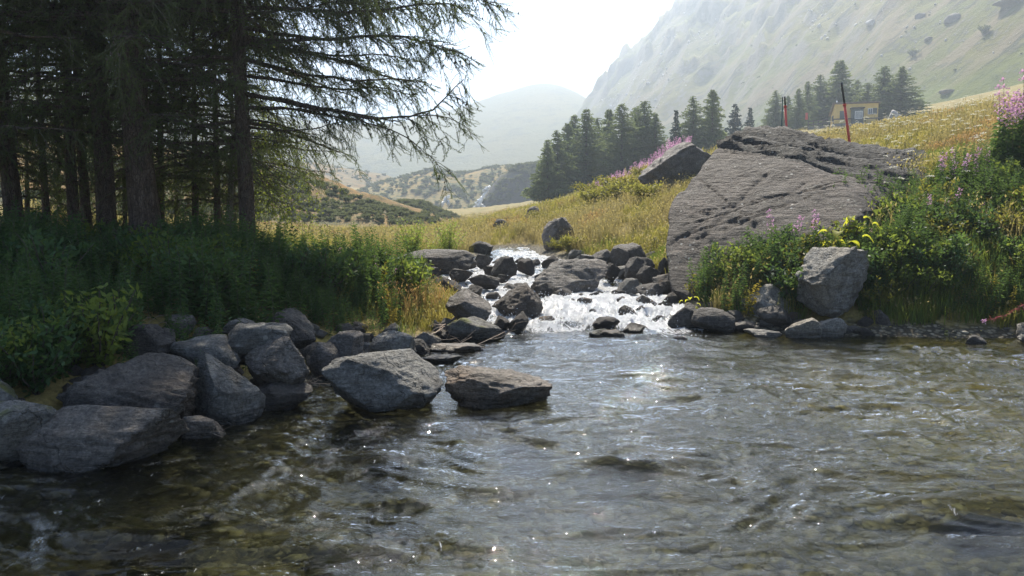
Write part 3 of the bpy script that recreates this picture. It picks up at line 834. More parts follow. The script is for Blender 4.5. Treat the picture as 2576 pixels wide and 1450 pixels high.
# the giant boulder
def giant_boulder():
    pts = [P(*q) for q in [
        (1692, 745, 14.2), (1800, 800, 13.6), (1950, 780, 13.3), (2120, 700, 13.3), (1674, 640, 15.0), (1676, 580, 15.5), (1692, 500, 16.4), (1722, 462, 16.9),
        (1780, 402, 17.8), (1832, 342, 18.6), (1872, 312, 19.2), (1945, 320, 19.6), (2160, 545, 13.9), (2152, 482, 14.7), (2060, 446, 15.9), (1900, 398, 17.4),
        (2200, 372, 19.4), (2420, 400, 19.2), (2350, 470, 16.4), (2260, 560, 15.0), (1900, 400, 21.5), (2400, 470, 21.5), (1750, 640, 20.0), (2200, 800, 20)]]
    pts = np.array(pts)
    bm = bmesh.new()
    for q in pts: bm.verts.new(q)
    r = bmesh.ops.convex_hull(bm, input=bm.verts[:])
    c0 = np.array([5.6, 17.0, 1.5])
    bmesh.ops.recalc_face_normals(bm, faces=bm.faces[:])
    pl = []
    for fc in bm.faces:
        n = np.array(fc.normal[:]); d = n @ (np.array(fc.verts[0].co[:]) - c0)
        if d < 0: n, d = -n, -d
        pl.append((n, d))
    bm.free()
    v, f = icos(7)
    dirs = v * np.array([1.0, .75, .62]); dirs /= np.linalg.norm(dirs, axis=1)[:, None]
    N = np.array([q[0] for q in pl]); D = np.array([max(q[1], .05) for q in pl])
    inv = np.maximum(dirs @ N.T, 1e-6) / D
    k = 64.0
    rad = 1.0 / (np.sum(inv ** k, axis=1) ** (1 / k))
    p = c0 + dirs * rad[:, None]
    w = inv ** k; w /= w.sum(1)[:, None]
    nrm = w @ N; nrm /= np.linalg.norm(nrm, axis=1)[:, None]
    # bedding planes dip to the right and towards the back
    ax = np.array([0.48, 0.20, 0.85]); ax /= np.linalg.norm(ax)
    q = p - c0
    s = q @ ax + 0.10 * fbm(p * .8, 3, 301)
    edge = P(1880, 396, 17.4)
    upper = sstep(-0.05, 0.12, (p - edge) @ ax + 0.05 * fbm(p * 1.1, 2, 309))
    t = s * 3.1 + .55 * fbm(p * np.array([.35, .35, 1.6]), 3, 313)
    saw = t - np.floor(t)
    ledge = (saw ** .7) * (1 - sstep(.90, 1.0, saw)) - 0.4
    brk = vnoise(np.stack([q @ np.array([.95, -.2, -.2]) * 1.1, np.floor(t) * 7.3, 0 * s], -1), 317)
    d = upper * (0.26 * ledge + 0.10 * brk + 0.10 * fbm(np.stack([q @ np.array([.95, -.2, -.2]) * 1.4, q @ np.array([.2, .93, -.3]) * 1.4, q @ ax * 8], -1), 4, 303, .6) - 0.08)
    face = 1 - upper
    d = d + 0.09 * fbm(p * 1.1, 3, 304) + 0.035 * ridged(p * 2.2, 5, 305, .55)
    d = d + face * (0.010 * ridged(np.stack([q @ np.array([.9, -.3, .3]) * 1.2, q @ np.array([.3, .7, .6]) * 5.5, q[:, 0] * .5], -1), 4, 306) + 0.012 * fbm(p * 9, 4, 307, .65) + 0.014 * fbm(np.stack([q @ np.array([.94, .1, -.3]) * 1.6, q @ np.array([.0, .95, -.3]) * 2.0, q @ ax * 9.0], -1), 4, 315, .6))
    # a long diagonal crack and two pockets
    a, b = P(2000 - 72, 410, 16), P(1770, 600, 15)
    ab = b - a
    tt = np.clip(((p - a) @ ab) / (ab @ ab), 0, 1)
    dist = np.linalg.norm(p - a - tt[:, None] * ab + 0.05 * np.stack([fbm(p * 3, 2, 311)] * 3, -1), axis=1)
    u_ = np.cross(ab / np.linalg.norm(ab), np.array([-.25, -.62, .74]))
    perp = np.abs((p - a) @ u_ + 0.04 * fbm(p * 2.2, 3, 312))
    d = d - face * 0.035 * np.exp(-(perp / 0.045) ** 2) * (tt > 0) * (tt < 1)
    for (xa, ya, xb, yb, wd, dp) in ((1700, 560, 2150, 470, .016, .05), (1760, 470, 2080, 520, .012, .04), (1690, 640, 1980, 610, .014, .05), (1850, 700, 2100, 560, .012, .04), (1800, 420, 1905, 640, .012, .04), (2000, 440, 1960, 640, .010, .035), (1740, 700, 1930, 660, .014, .04), (1690, 690, 1800, 560, .012, .04)):
        a2, b2 = P(xa, ya, 15.4), P(xb, yb, 15.4)
        # a straight joint: the plane through the eye-independent chord and the face normal
        ch = (b2 - a2) / np.linalg.norm(b2 - a2)
        pn = np.cross(ch, np.array([-.40, -.44, .80])); pn /= np.linalg.norm(pn)
        l2 = (p - a2) @ ch / np.linalg.norm(b2 - a2)
        off = np.abs((p - a2) @ pn + .035 * fbm(p * 1.7, 3, 320 + int(xa)) + .01 * fbm(p * 9, 2, 321))
        d = d - face * dp * np.exp(-(off / wd) ** 2) * sstep(-.05, .1, l2) * sstep(1.05, .9, l2)
    for (x, y, r_, dep) in ((1848, 560, .16, .09), (1790, 538, .10, .07), (2010, 480, .14, .06)):
        cc = Pz(x, y, 1.2) if False else P(x, y, 15.2)
        dd = np.linalg.norm((p - cc) * np.array([1, .25, 2.2]), axis=1)
        d = d - dep * np.exp(-(dd / r_) ** 2)
    p = p + nrm * d[:, None]
    base = np.array([p[:, 0].mean(), p[:, 1].mean(), p[:, 2].min()])
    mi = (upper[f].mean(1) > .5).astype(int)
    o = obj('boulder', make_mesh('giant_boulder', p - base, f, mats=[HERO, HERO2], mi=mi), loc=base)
    tag(o, 'giant grey boulder with a broad textured face and dark layered top beside the rapids', 'boulder')
giant_boulder()

# stones of the rapids and its shores; a few shapes, each stone its own object
ST = [rock_shape(200 + k, 4, cuts=13 + k % 5, rough=.17, rnd=.78, flat=(.25 if k % 3 == 0 else 0)) for k in range(12)]
def stone_meshes(nm, mat): return [make_mesh('%s_%d' % (nm, k), p, f, mat) for k, (p, f) in enumerate(ST)]
SM = {'grey': stone_meshes('grey_stone', GREY), 'dark': stone_meshes('dark_stone', DARK), 'pale': stone_meshes('pale_stone', PALE), 'brown': stone_meshes('brown_stone', BROWN), 'moss': stone_meshes('moss_stone', MOSSY)}
rs = random.Random(5)
def stone(box, z0, kind, label, group, cat='stone', sink=.35, dep=None):
    x0, y0, x1, y1 = box
    cx = (x0 + x1) / 2
    Y = Pz(cx, y1, z0)[1]
    w = (x1 - x0) / F * Y
    dp = dep or rs.uniform(.65, 1.0)
    Yc = Y + .45 * dp * w
    top = P(cx, y0, Yc)[2]
    x = P(cx, y1, Yc)[0]
    h = max(top - z0, .04)
    bot = z0 - sink * h
    hz = (top - bot) / 2
    o = obj('stone', rs.choice(SM[kind]), loc=(x, Yc, bot + hz), scale=(w / 2 * 1.05, dp * w / 2, hz * 1.04), rot=(0, 0, rs.choice([0, math.pi])))
    tag(o, label, cat, group)
    ROCKS.append((x, Yc, w / 2))
    return o
G1 = 'stones heaped right of the rapids'
for i, (b, z, k, l) in enumerate([
    ((1535, 612, 1625, 672), .72, 'grey', 'largest rounded grey stone on top of the heap right of the rapids'),
    ((1572, 645, 1645, 695), .62, 'grey', 'round stone in front of the largest one in the right heap'),
    ((1490, 628, 1548, 668), .70, 'grey', 'ribbed pale stone at the left of the right heap'),
    ((1450, 640, 1500, 664), .68, 'pale', 'light stone at the far left end of the right heap'),
    ((1515, 662, 1560, 704), .52, 'dark', 'dark stone beside the flat midstream slab'),
    ((1552, 700, 1610, 735), .42, 'pale', 'tan wet stone washed by the rapids under the heap'),
    ((1598, 668, 1660, 712), .50, 'grey', 'smooth egg-shaped stone low in the right heap'),
    ((1655, 648, 1700, 692), .60, 'dark', 'dark stone touching the giant boulder'),
    ((1640, 690, 1700, 738), .42, 'brown', 'brown stone wedged under the giant boulder'),
    ((1545, 668, 1600, 695), .56, 'pale', 'flat yellowish stone in the middle of the heap'),
    ((1600, 712, 1668, 748), .36, 'grey', 'pale wet stone with water running over it'),
    ((1480, 662, 1520, 682), .6, 'dark', 'small dark stone behind the midstream slab'),
    ((1620, 632, 1660, 662), .74, 'dark', 'dark stone at the back of the right heap'),
    ((1430, 628, 1470, 648), .74, 'pale', 'bright little stone under the meadow edge'),
    ((1665, 735, 1705, 765), .3, 'dark', 'wet dark stone at the foot of the giant boulder')]):
    stone(b, z, k, l, G1)
G2 = 'stones in the shallows left of the rapids'
for b, z, k, l in [
    ((1080, 694, 1165, 740), .42, 'dark', 'large dark stone with a pale rim in the left shallows'),
    ((1178, 690, 1258, 722), .48, 'dark', 'black wet stone beside the upper chute'),
    ((1235, 645, 1300, 690), .60, 'dark', 'dark hump at the head of the upper chute'),
    ((1300, 650, 1345, 684), .60, 'dark', 'black stone right at the crest of the rapids'),
    ((1362, 642, 1405, 668), .66, 'dark', 'small dark stone splitting the crest water'),
    ((1095, 655, 1145, 680), .60, 'dark', 'dark stone below the long low rock'),
    ((1140, 648, 1200, 676), .62, 'grey', 'grey stone at the right end of the long low rock'),
    ((1195, 640, 1240, 668), .66, 'grey', 'grey stone in the gap left of the dark hump'),
    ((1130, 676, 1190, 704), .52, 'dark', 'dark ribbed stone in the middle of the shallows'),
    ((1060, 672, 1110, 700), .54, 'dark', 'blackish stone at the left of the shallows'),
    ((1020, 690, 1080, 716), .48, 'brown', 'brown flat stone nearest the orange weeds'),
    ((1045, 655, 1090, 676), .60, 'grey', 'little grey stone in the upper left shallows'),
    ((1165, 716, 1215, 745), .38, 'grey', 'upright pale-faced stone above the angular boulder'),
    ((1010, 668, 1055, 690), .56, 'pale', 'pale flat stone behind the pink weeds'),
    ((1215, 668, 1262, 692), .55, 'dark', 'dark stone between shallows and upper chute'),
    ((1250, 690, 1285, 708), .5, 'dark', 'small wet stone on the left edge of the upper chute'),
    ((1052, 716, 1100, 740), .42, 'grey', 'grey stone in front of the brown flat stone'),
    ((985, 690, 1030, 712), .5, 'pale', 'bright stone at the left margin of the shallows')]:
    stone(b, z, k, l, G2)
G3 = 'stones washed by the lower rapids'
for b, z, k, l in [
    ((1278, 785, 1330, 832), .05, 'dark', 'dark stone in the foam below the black boulder'),
    ((1240, 795, 1282, 830), .05, 'dark', 'wet stone left in the foam beside the mossy boulder'),
    ((1320, 790, 1345, 806), .1, 'dark', 'tiny stone peeping from the foam near the black boulder'),
    ((1345, 712, 1392, 752), .32, 'dark', 'dark stone under the left lip of the midstream slab'),
    ((1390, 725, 1440, 756), .30, 'dark', 'dark stone under the front lip of the midstream slab'),
    ((1352, 795, 1395, 812), .1, 'brown', 'brown stone awash in the middle of the foam'),
    ((1480, 826, 1540, 851), 0, 'moss', 'moss-topped stone at the pool head'),
    ((1508, 830, 1572, 853), 0, 'brown', 'brown peaked stone next to the moss-topped one'),
    ((1562, 812, 1622, 842), 0, 'dark', 'dark flat stone right of the peaked stone'),
    ((1490, 798, 1560, 828), .06, 'dark', 'dark stone amid the foam upstream of the moss-topped one'),
    ((1600, 742, 1650, 770), .28, 'brown', 'rounded stone half drowned in the right-hand chute'),
    ((1650, 760, 1692, 790), .16, 'dark', 'dark stone where foam meets the right shore'),
    ((1556, 768, 1600, 792), .2, 'dark', 'small stone half drowned in the right foam'),
    ((1690, 845, 1728, 854), 0, 'dark', 'sliver of stone in the calm water below the right rapids')]:
    stone(b, z, k, l, G3)
rgr = np.random.default_rng(41)
RAP = 'small wet stones breaking the rapids'
for i in range(46):
    for _ in range(30):
        y = rgr.uniform(12.7, 21.0); x = rgr.uniform(-2.0, 2.7)
        if shore(np.array([x]), np.array([y]))[0] < -.1 and all(math.hypot(x - a, y - b) > r_ + .12 for a, b, r_ in ROCKS if abs(b - y) < 2): break
    a, b = None, None
    c_, s_ = math.cos(PITCH), math.sin(PITCH)
    zz = float(level(y)); f_ = y * c_ - (zz - EYE) * s_
    a = 1288 + F * x / f_; b = 724.8 - F * (y * s_ + (zz - EYE) * c_) / f_
    w = rgr.uniform(16, 40)
    part = 'the foaming lower step' if y < 14.2 else ('the middle run beside the flat slab' if y < 17 else 'the upper chute')
    stone((a - w / 2, b - w * rgr.uniform(.35, .6), a + w / 2, b), zz, rgr.choice(['dark', 'dark', 'brown', 'grey']), 'small wet stone breaking the water in ' + part, RAP)
# small stones packed between the left bank boulders
rgs = np.random.default_rng(33)
spots = [(rgs.uniform(-60, 1130), rgs.random(), rgs.uniform(26, 78), rgs.uniform(.5, .85)) for _ in range(150)]
where = [(-100, 'at the left frame edge'), (120, 'below the broad dark slab'), (320, 'beside the nearest long flat boulder'), (520, 'under the tall folded boulder'), (700, 'round the jagged boulder'), (880, 'behind the big pool boulder'), (1060, 'under the orange grass')]
for (px, t, w, asp) in spots:
    edge = np.interp(px, [-60, 100, 450, 660, 800, 1050, 1130], [1200, 1180, 1110, 1050, 960, 905, 860])
    up = np.interp(px, [-60, 300, 600, 900, 1130], [190, 270, 240, 110, 40])
    py = edge - up * t ** 1.3
    q = on_ground(px, py, 4.5, 16)
    if shore(np.array([q[0]]), np.array([q[1]]))[0] > 2.3: continue
    w = w * .75 if t > .5 else w
    hgt = w * asp
    stone((px - w / 2, py - hgt, px + w / 2, py), q[2], rs.choice(['grey', 'grey', 'brown', 'dark', 'pale']), 'small angular stone packed between boulders ' + [b for a, b in where if px >= a][-1], 'small stones between the left bank boulders')
for i in range(34):
    px = rgs.uniform(1690, 2180); py = rgs.uniform(822, 850) - (26 * rgs.random() if px < 2000 else 0)
    q = on_ground(px, py, 9, 16)
    w = rgs.uniform(16, 46)
    stone((px - w / 2, py - w * rgs.uniform(.4, .7), px + w / 2, py), q[2], rgs.choice(['dark', 'grey', 'pale', 'brown']), 'small stone at the water edge ' + ('below the giant boulder' if px < 1850 else ('below the pale humped boulder' if px < 1990 else 'beside the white elongated stone')), 'small stones along the right shore')
# sunken stones in the pool, seen through the water
G4 = 'sunken stones in the pool'
for (cx, cy_, w, h, zz, k, l) in [
    (480, 1310, 150, 60, -.02, 'moss', 'yellowish sunken rock in the left foreground water'),
    (955, 1155, 150, 50, .02, 'brown', 'brown sunken rock in the middle of the pool'),
    (2460, 1300, 300, 60, .0, 'dark', 'dark sunken rock under the wave at the right edge'),
    (330, 1375, 300, 70, -.04, 'dark', 'long sunken slab in the lower left corner'),
    (860, 1400, 220, 70, -.05, 'moss', 'olive sunken rock at the lower frame edge'),
    (1320, 1120, 140, 40, -.01, 'dark', 'dark sunken rock under the curling wave'),
    (1560, 1175, 240, 40, -.04, 'grey', 'grey sunken ridge under the long ripple'),
    (1000, 1275, 160, 40, -.03, 'dark', 'dark sunken stone in the centre foreground')]:
    c = Pz(cx, cy_, zz)
    ww = w / F * c[1] / 2
    o = obj('sunken_stone', rs.choice(SM[k]), loc=(c[0], c[1], zz - .13), scale=(ww, ww * .55, .14))
    tag(o, l, 'stone', G4)

# pebbles: bed and gravel beach
def pebbles():
    ps = [rock_shape(400 + k, 1, cuts=3, rough=.1) for k in range(5)]
    m = NT('pebble')
    rnd = m.n('ShaderNodeObjectInfo').outputs['Random']
    col = m.ramp(rnd, [(0, (.04, .038, .03)), (.2, (.12, .105, .07)), (.4, (.16, .135, .035)), (.55, (.42, .33, .07)), (.7, (.15, .15, .03)), (.85, (.22, .20, .15)), (1, (.11, .09, .06))], 'CONSTANT')
    col = m.mix(m.maprange(m.noise(m.coord(), 2.5, 4), .35, .7, 0, .6), col, (.07, .06, .03))
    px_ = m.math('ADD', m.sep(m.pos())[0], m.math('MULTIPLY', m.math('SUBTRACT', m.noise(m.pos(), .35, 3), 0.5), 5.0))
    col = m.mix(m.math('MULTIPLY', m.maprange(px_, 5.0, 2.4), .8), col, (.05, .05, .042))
    mat = m.done(m.bsdf(col, .6))
    cl = template_collection('pebble_shapes', [make_mesh('pebble_%d' % k, p, f, mat) for k, (p, f) in enumerate(ps)])
    rg = np.random.default_rng(77)
    n = 13000
    y = np.exp(rg.uniform(math.log(2.6), math.log(13.2), n))
    x = rg.uniform(-.75, .75, n) * y + .3
    sd = shore(x, y)
    k = (sd < .55) & ((sd < .0) | (x > 2) )
    x, y, sd = x[k], y[k], sd[k]
    z = H(x, y, sd)
    s = .012 + .055 * rg.random(len(x)) ** 3
    s = np.where(sd > -.1, s * .6, s)
    scl = np.stack([s * rg.uniform(.9, 1.6, len(x)), s, s * rg.uniform(.4, .8, len(x))], -1)
    rot = np.stack([rg.normal(0, .2, len(x)), rg.normal(0, .2, len(x)), rg.uniform(0, 6.28, len(x))], -1)
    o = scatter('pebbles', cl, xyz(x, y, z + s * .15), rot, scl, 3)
    o['label'] = 'rounded pebbles covering the stream bed and the gravel beach'
pebbles()
# ------------------------------------------------------------------ larches
def bark_mat(name, c1, c2, c3):
    m = NT(name)
    p = m.coord()
    a = m.noise(m.scale(p, (14, 14, 3.2)), 1.0, 7, 0.7, 0.6)
    b = m.n('ShaderNodeTexVoronoi', feature='DISTANCE_TO_EDGE', ins={'Vector': m.scale(p, (34, 34, 11.0)), 'Scale': 1.0}).outputs['Distance']
    col = m.ramp(a, [(.3, c1), (.5, c2), (.7, c3)])
    col = m.mix(m.maprange(b, 0.10, 0.0, 0, .6), col, tuple(q * .5 for q in c1))
    col = m.mix(m.maprange(m.noise(p, 2.2, 4), .55, .72, 0, .5), col, (.13, .14, .10))
    h = m.math('ADD', a, m.math('MULTIPLY', m.maprange(b, 0, .25), .7))
    return m.done(m.bsdf(col, .9, m.bump(h, 1.0, .03), .2))
BARK = bark_mat('larch_bark', (.045, .034, .028), (.11, .08, .062), (.19, .15, .12))
TWIG = plain_mat('twig_bark', (.065, .052, .042), .9, .3, 20)
NEEDLE = leaf_mat('larch_needles', (.045, .075, .028), (.095, .13, .04), .42, (.26, .33, .06), .6)
CONE = plain_mat('larch_cone', (.05, .035, .025), .8)

def branchlet(seed, L, droop, side=3, dens=1.0):
    rg = np.random.default_rng(seed)
    b = MB()
    def shoot(p0, az, L, droop, lift, r):
        k = 12
        s = np.linspace(0, 1, k)
        out = L * (s * (1 - .45 * droop) - .12 * droop * s ** 3 + lift * .25 * s ** 3)
        dn = -L * droop * (s ** 1.35) * .85 + L * lift * .22 * s ** 4
        wob = .02 * np.cumsum(rg.normal(size=k)) * L
        pts = p0 + np.stack([out * math.cos(az) - wob * math.sin(az), out * math.sin(az) + wob * math.cos(az), dn], -1)
        b.tube(pts, np.linspace(r, r * .35, k), 3, 0, False)
        n = int(L / .017 * dens)
        V = []; Fc = []
        for j in range(n):
            q = (j + .5) / n * (k - 1)
            i = int(q); i = min(i, k - 2)
            c = pts[i] + (pts[i + 1] - pts[i]) * (q - i)
            t = pts[i + 1] - pts[i]; t /= np.linalg.norm(t)
            for _ in range(5):
                d = rg.normal(size=3); d -= t * (d @ t) * .8; d /= np.linalg.norm(d)
                d = d + .35 * t
                w = np.cross(d, rg.normal(size=3)); w /= np.linalg.norm(w)
                ln = rg.uniform(.016, .030)
                m = len(V)
                V += [c + w * .0028, c - w * .0028, c + d * ln]
                Fc.append((m, m + 1, m + 2))
        b.add(V, Fc, 1)
        return pts
    main = shoot(np.zeros(3), 0, L, droop, rg.uniform(0, 1), .0055)
    for j in range(side):
        q = int(rg.integers(2, 9))
        shoot(main[q], rg.choice([-1, 1]) * rg.uniform(.4, 1.1), L * rg.uniform(.25, .55), min(1, droop + rg.uniform(-.2, .2)), rg.uniform(0, 1), .0035)
    for j in range(2):
        if rg.random() < .5:
            c = main[int(rg.integers(4, 11))]
            b.tube([c + (0, 0, .0), c + (.004, 0, .012), c + (.006, 0, .03), c + (.006, 0, .04)], [.006, .012, .011, .003], 5, 2)
    return b.mesh('larch_branchlet_%d' % seed, [TWIG, NEEDLE, CONE], False)
BR = template_collection('larch_branchlets', [branchlet(500 + k, L, d, s) for k, (L, d, s) in enumerate(
    [(.45, .35, 2), (.55, .6, 3), (.65, .8, 3), (.75, .9, 3), (.9, .95, 4), (.4, .15, 2), (.55, .75, 2), (.5, .5, 3)])])

class Larch:
    def __init__(s, label, path, r0, top, seed, group='larches on the left bank'):
        s.rg = np.random.default_rng(seed)
        s.seed = seed
        s.path = np.array([P(*q) for q in path])
        base = s.path[0]
        gz = H1(base[0], base[1])
        s.base = np.array([base[0], base[1], gz])
        d = s.path[-1] - s.path[-2]; d /= d[2]
        pts = np.concatenate([s.path, [s.path[-1] + d * h for h in np.linspace(1.2, max(1.3, top - s.path[-1][2]), 7)]])
        pts[0, 2] = gz
        s.zz = np.linspace(gz, top, 48)
        s.cx = np.interp(s.zz, pts[:, 2], pts[:, 0]); s.cy = np.interp(s.zz, pts[:, 2], pts[:, 1])
        s.top = top; s.r0 = r0; s.gz = gz
        s.root = empty('larch_tree', s.base)
        tag(s.root, label, 'larch', group)
        s.limbs = MB(); s.pts = []; s.rot = []; s.scl = []; s.idx = []
    def r(s, z): return s.r0 * np.clip(1 - .92 * ((z - s.gz) / (s.top - s.gz)) ** .9, .04, 1) * (1 + .35 * np.exp(-(z - s.gz) / .22))
    def axis(s, z): return np.array([np.interp(z, s.zz, s.cx), np.interp(z, s.zz, s.cy), z])
    def trunk(s):
        n = 18
        a = np.arange(n) * 2 * math.pi / n
        V = []
        for z, x, y in zip(s.zz, s.cx, s.cy):
            p = np.stack([np.cos(a), np.sin(a), np.full(n, z * .5)], -1)
            rr = s.r(z) * (1 + .07 * fbm(p * 2.2 + s.seed, 3, s.seed))
            V.append(np.stack([x + rr * np.cos(a), y + rr * np.sin(a), np.full(n, z)], -1))
        V[0][:, 2] -= .25
        f = []
        for i in range(len(s.zz) - 1):
            for j in range(n):
                f.append((i*n+j, i*n+(j+1) % n, (i+1)*n+(j+1) % n, (i+1)*n+j))
        obj('trunk', make_mesh('trunk', np.concatenate(V) - s.base, f, BARK), s.root)
    def put(s, p, az, sc, idx=None, tilt=0.0):
        s.pts.append(p - s.base); s.rot.append((s.rg.normal(0, .25), s.rg.normal(0, .2) + tilt, az)); s.scl.append(sc)
        s.idx.append(int(s.rg.integers(0, 8)) if idx is None else idx)
    def limb(s, pts, r, dens=1.0, sec=1.0, scale=1.0, start=.12, hang=False):
        pts = np.asarray(pts, float)
        m = 18
        tt = np.linspace(0, 1, len(pts)); t = np.linspace(0, 1, m)
        q = np.stack([np.interp(t, tt, pts[:, k]) for k in range(3)], -1)
        for _ in range(2): q[1:-1] = .25 * q[:-2] + .5 * q[1:-1] + .25 * q[2:]
        L = np.linalg.norm(np.diff(q, axis=0), axis=1).sum()
        q[1:] += .012 * L * np.cumsum(s.rg.normal(size=(m - 1, 3)), axis=0) * .35
        s.limbs.tube(q - s.base, np.linspace(r, r * .18, m), 5, 0, False)
        n = int(L / .075 * dens)
        for j in range(n):
            f = start + (1 - start) * (j + s.rg.random()) / n
            i = min(int(f * (m - 1)), m - 2)
            c = q[i] + (q[i + 1] - q[i]) * (f * (m - 1) - i)
            d = q[i + 1] - q[i]
            az = math.atan2(d[1], d[0]) + s.rg.choice([-1, 1]) * s.rg.uniform(.1, 1.5)
            s.put(c, az, scale * s.rg.uniform(.55, 1.05), int(s.rg.choice([2, 3, 4, 3, 6])) if hang else None)
        for j in range(int(L / .32 * sec)):
            f = s.rg.uniform(start + .05, .95)
            i = min(int(f * (m - 1)), m - 2)
            d = q[i + 1] - q[i]
            az = math.atan2(d[1], d[0]) + s.rg.choice([-1, 1]) * s.rg.uniform(.4, 1.1)
            l2 = s.rg.uniform(.3, .75) * (1.15 - f) * L * .55
            k = 7
            g = np.linspace(0, 1, k)
            o = q[i] + np.stack([np.cos(az) * l2 * g, np.sin(az) * l2 * g, -l2 * .30 * g ** 1.6 + .02 * s.rg.normal(size=k)], -1)
            s.limbs.tube(o - s.base, np.linspace(r * .35, r * .1, k), 3, 0, False)
            for h in range(int(l2 / .085 * dens)):
                u = s.rg.uniform(.1, 1)
                ii = min(int(u * (k - 1)), k - 2)
                s.put(o[ii] + (o[ii + 1] - o[ii]) * (u * (k - 1) - ii), az + s.rg.uniform(-1.2, 1.2), scale * s.rg.uniform(.5, .95))
    def crown(s, z0, Lmax, step=.26, dens=1.0, sec=1.0, azs=None, sc=1.0):
        z = z0
        while z < s.top - .3:
            f = (z - z0) / (s.top - z0)
            for _ in range(2 if f < .6 else 1):
                az = s.rg.uniform(0, 6.283) if azs is None else s.rg.uniform(*azs)
                L = Lmax * (1 - f) ** .6 * s.rg.uniform(.65, 1.1) * min(1, .55 + f * 3)
                a = s.axis(z)
                g = np.linspace(0, 1, 6)
                dr = s.rg.uniform(.12, .35)
                p = a + np.stack([np.cos(az) * L * g, np.sin(az) * L * g, L * (.06 * g - dr * g ** 1.5 + .22 * dr * g ** 4)], -1)
                high = z > 6.2  # out-of-view foliage, thickened and enlarged to deepen the shade on the bank
                s.limb(p, .016 + .008 * L, dens * (1.35 if high else .8), sec * (1.2 if high else .85), sc * (2.0 if high else 1))
            z += step * (1.15 if z > 9 else 1) * s.rg.uniform(.7, 1.3)
    def dead(s, z0, z1, n, L):
        for _ in range(n):
            z = s.rg.uniform(z0, z1); az = s.rg.uniform(0, 6.283); l = L * s.rg.uniform(.4, 1)
            g = np.linspace(0, 1, 7)
            p = s.axis(z) + np.stack([np.cos(az) * l * g, np.sin(az) * l * g, -l * .35 * g ** 1.4 + .03 * s.rg.normal(size=7)], -1)
            s.limbs.tube(p - s.base, np.linspace(.011, .003, 7), 4, 0, False)
            for h in range(3):
                u = int(s.rg.integers(2, 6)); a2 = az + s.rg.uniform(-1.1, 1.1); l2 = l * s.rg.uniform(.2, .5)
                o = p[u] + np.stack([np.cos(a2) * l2 * g, np.sin(a2) * l2 * g, -l2 * .5 * g], -1)
                s.limbs.tube(o - s.base, np.linspace(.005, .002, 7), 3, 0, False)
            if s.rg.random() < .6: s.put(p[-2], az, .6)
    def finish(s):
        s.trunk()
        o = obj('branches', s.limbs.mesh('branches', BARK), s.root)
        o['kind'] = 'stuff'
        fo = scatter('foliage', BR, s.pts, s.rot, np.array(s.scl), s.seed, s.root, s.idx)

T = Larch('tall larch nearest the stream with the long branch drooping over the water', [(626, 655, 13.0), (616, 400, 13.0), (604, 200, 13.0), (596, 0, 13.0)], .135, 16, 901)
Yb = 12.6
def L_(pts, Y0=13.0, Y1=12.2): return [P(a, b, Y0 + (Y1 - Y0) * i / (len(pts) - 1)) for i, (a, b) in enumerate(pts)]
T.limb(L_([(618, 235), (740, 262), (860, 292), (960, 305), (1040, 292), (1110, 255), (1168, 196)], 13, 11.7), .034, .75, .30, 1.15, .2, True)
T.limb(L_([(860, 292), (950, 318), (1030, 350), (1090, 400), (1120, 440)], 12.4, 11.6), .014, .7, .15, .8, .2, True)
T.limb(L_([(1040, 292), (1110, 285), (1175, 318), (1186, 345)], 12.0, 11.4), .009, .7, .1, .5, .2, True)
T.limb(L_([(612, 150), (760, 190), (880, 200), (1000, 190), (1080, 205)], 13, 12.6), .032, 1.1, .9, 1.0, .12)
T.limb(L_([(612, 190), (740, 215), (850, 235), (950, 225), (1030, 250)], 13, 13.4), .03, 1.0, .9, .9, .12)
T.limb(L_([(606, 70), (760, 90), (900, 85), (1020, 80), (1110, 110), (1160, 120)], 13, 12.2), .034, 1.1, .9, 1.05, .12)
T.limb(L_([(604, 20), (760, 20), (900, 30), (1040, 10), (1140, 20), (1180, 60)], 13, 12.8), .034, 1.1, .8, 1.05, .12)
T.limb(L_([(600, -40), (800, -40), (1000, -60), (1130, -50), (1200, -20), (1262, 10)], 13, 12.3), .036, 1.0, .7, 1.0, .15)
T.limb(L_([(596, -120), (830, -130), (1050, -160), (1180, -120), (1235, -60)], 13, 12.6), .036, 1.0, .8, 1.05, .15)
T.limb(L_([(608, 110), (720, 120), (850, 135), (960, 130), (1060, 150)], 13, 13.6), .03, 1.0, 1.0, 1.0, .12)
T.limb(L_([(620, 320), (720, 330), (800, 320), (862, 300)], 13, 12.7), .02, .9, .7, .75, .15)
T.limb(L_([(622, 300), (690, 310), (750, 330), (800, 350)], 13, 13.3), .02, .9, .7, .75, .15)
T.limb(L_([(626, 400), (680, 430), (720, 470)], 13, 12.7), .014, .9, .5, .6, .1)
T.limb(L_([(626, 440), (670, 480), (700, 520)], 13, 13.0), .014, .9, .5, .6, .1)
T.limb(L_([(618, 360), (560, 370), (500, 400)], 13, 13.0), .014, .8, .5, .6, .1)
T.crown(3.0, 3.7, .2, .85, .8)
T.dead(2.0, 3.4, 8, .9)
T.finish()
T = Larch('thickest larch trunk of the left bank, standing in the weeds', [(372, 640, 12.3), (352, 420, 12.3), (332, 200, 12.3), (318, 0, 12.3)], .235, 18, 902)
T.crown(3.1, 4.3, .22, .75, .8); T.dead(1.9, 3.2, 12, 1.0); T.finish()
T = Larch('dark larch just left of the thickest trunk', [(272, 620, 13.2), (262, 420, 13.2), (246, 200, 13.2), (236, 0, 13.2)], .165, 16, 903)
T.crown(3.1, 3.4, .26, .75, .7); T.dead(1.9, 3.0, 10, .9); T.finish()
T = Larch('slender larch with pale bark, third trunk left of the thickest', [(222, 620, 15.0), (208, 420, 15.0), (194, 200, 15.0)], .10, 10.5, 904)
T.crown(3.3, 2.6, .27, .8, .8); T.dead(2.0, 3.2, 9, .8); T.finish()
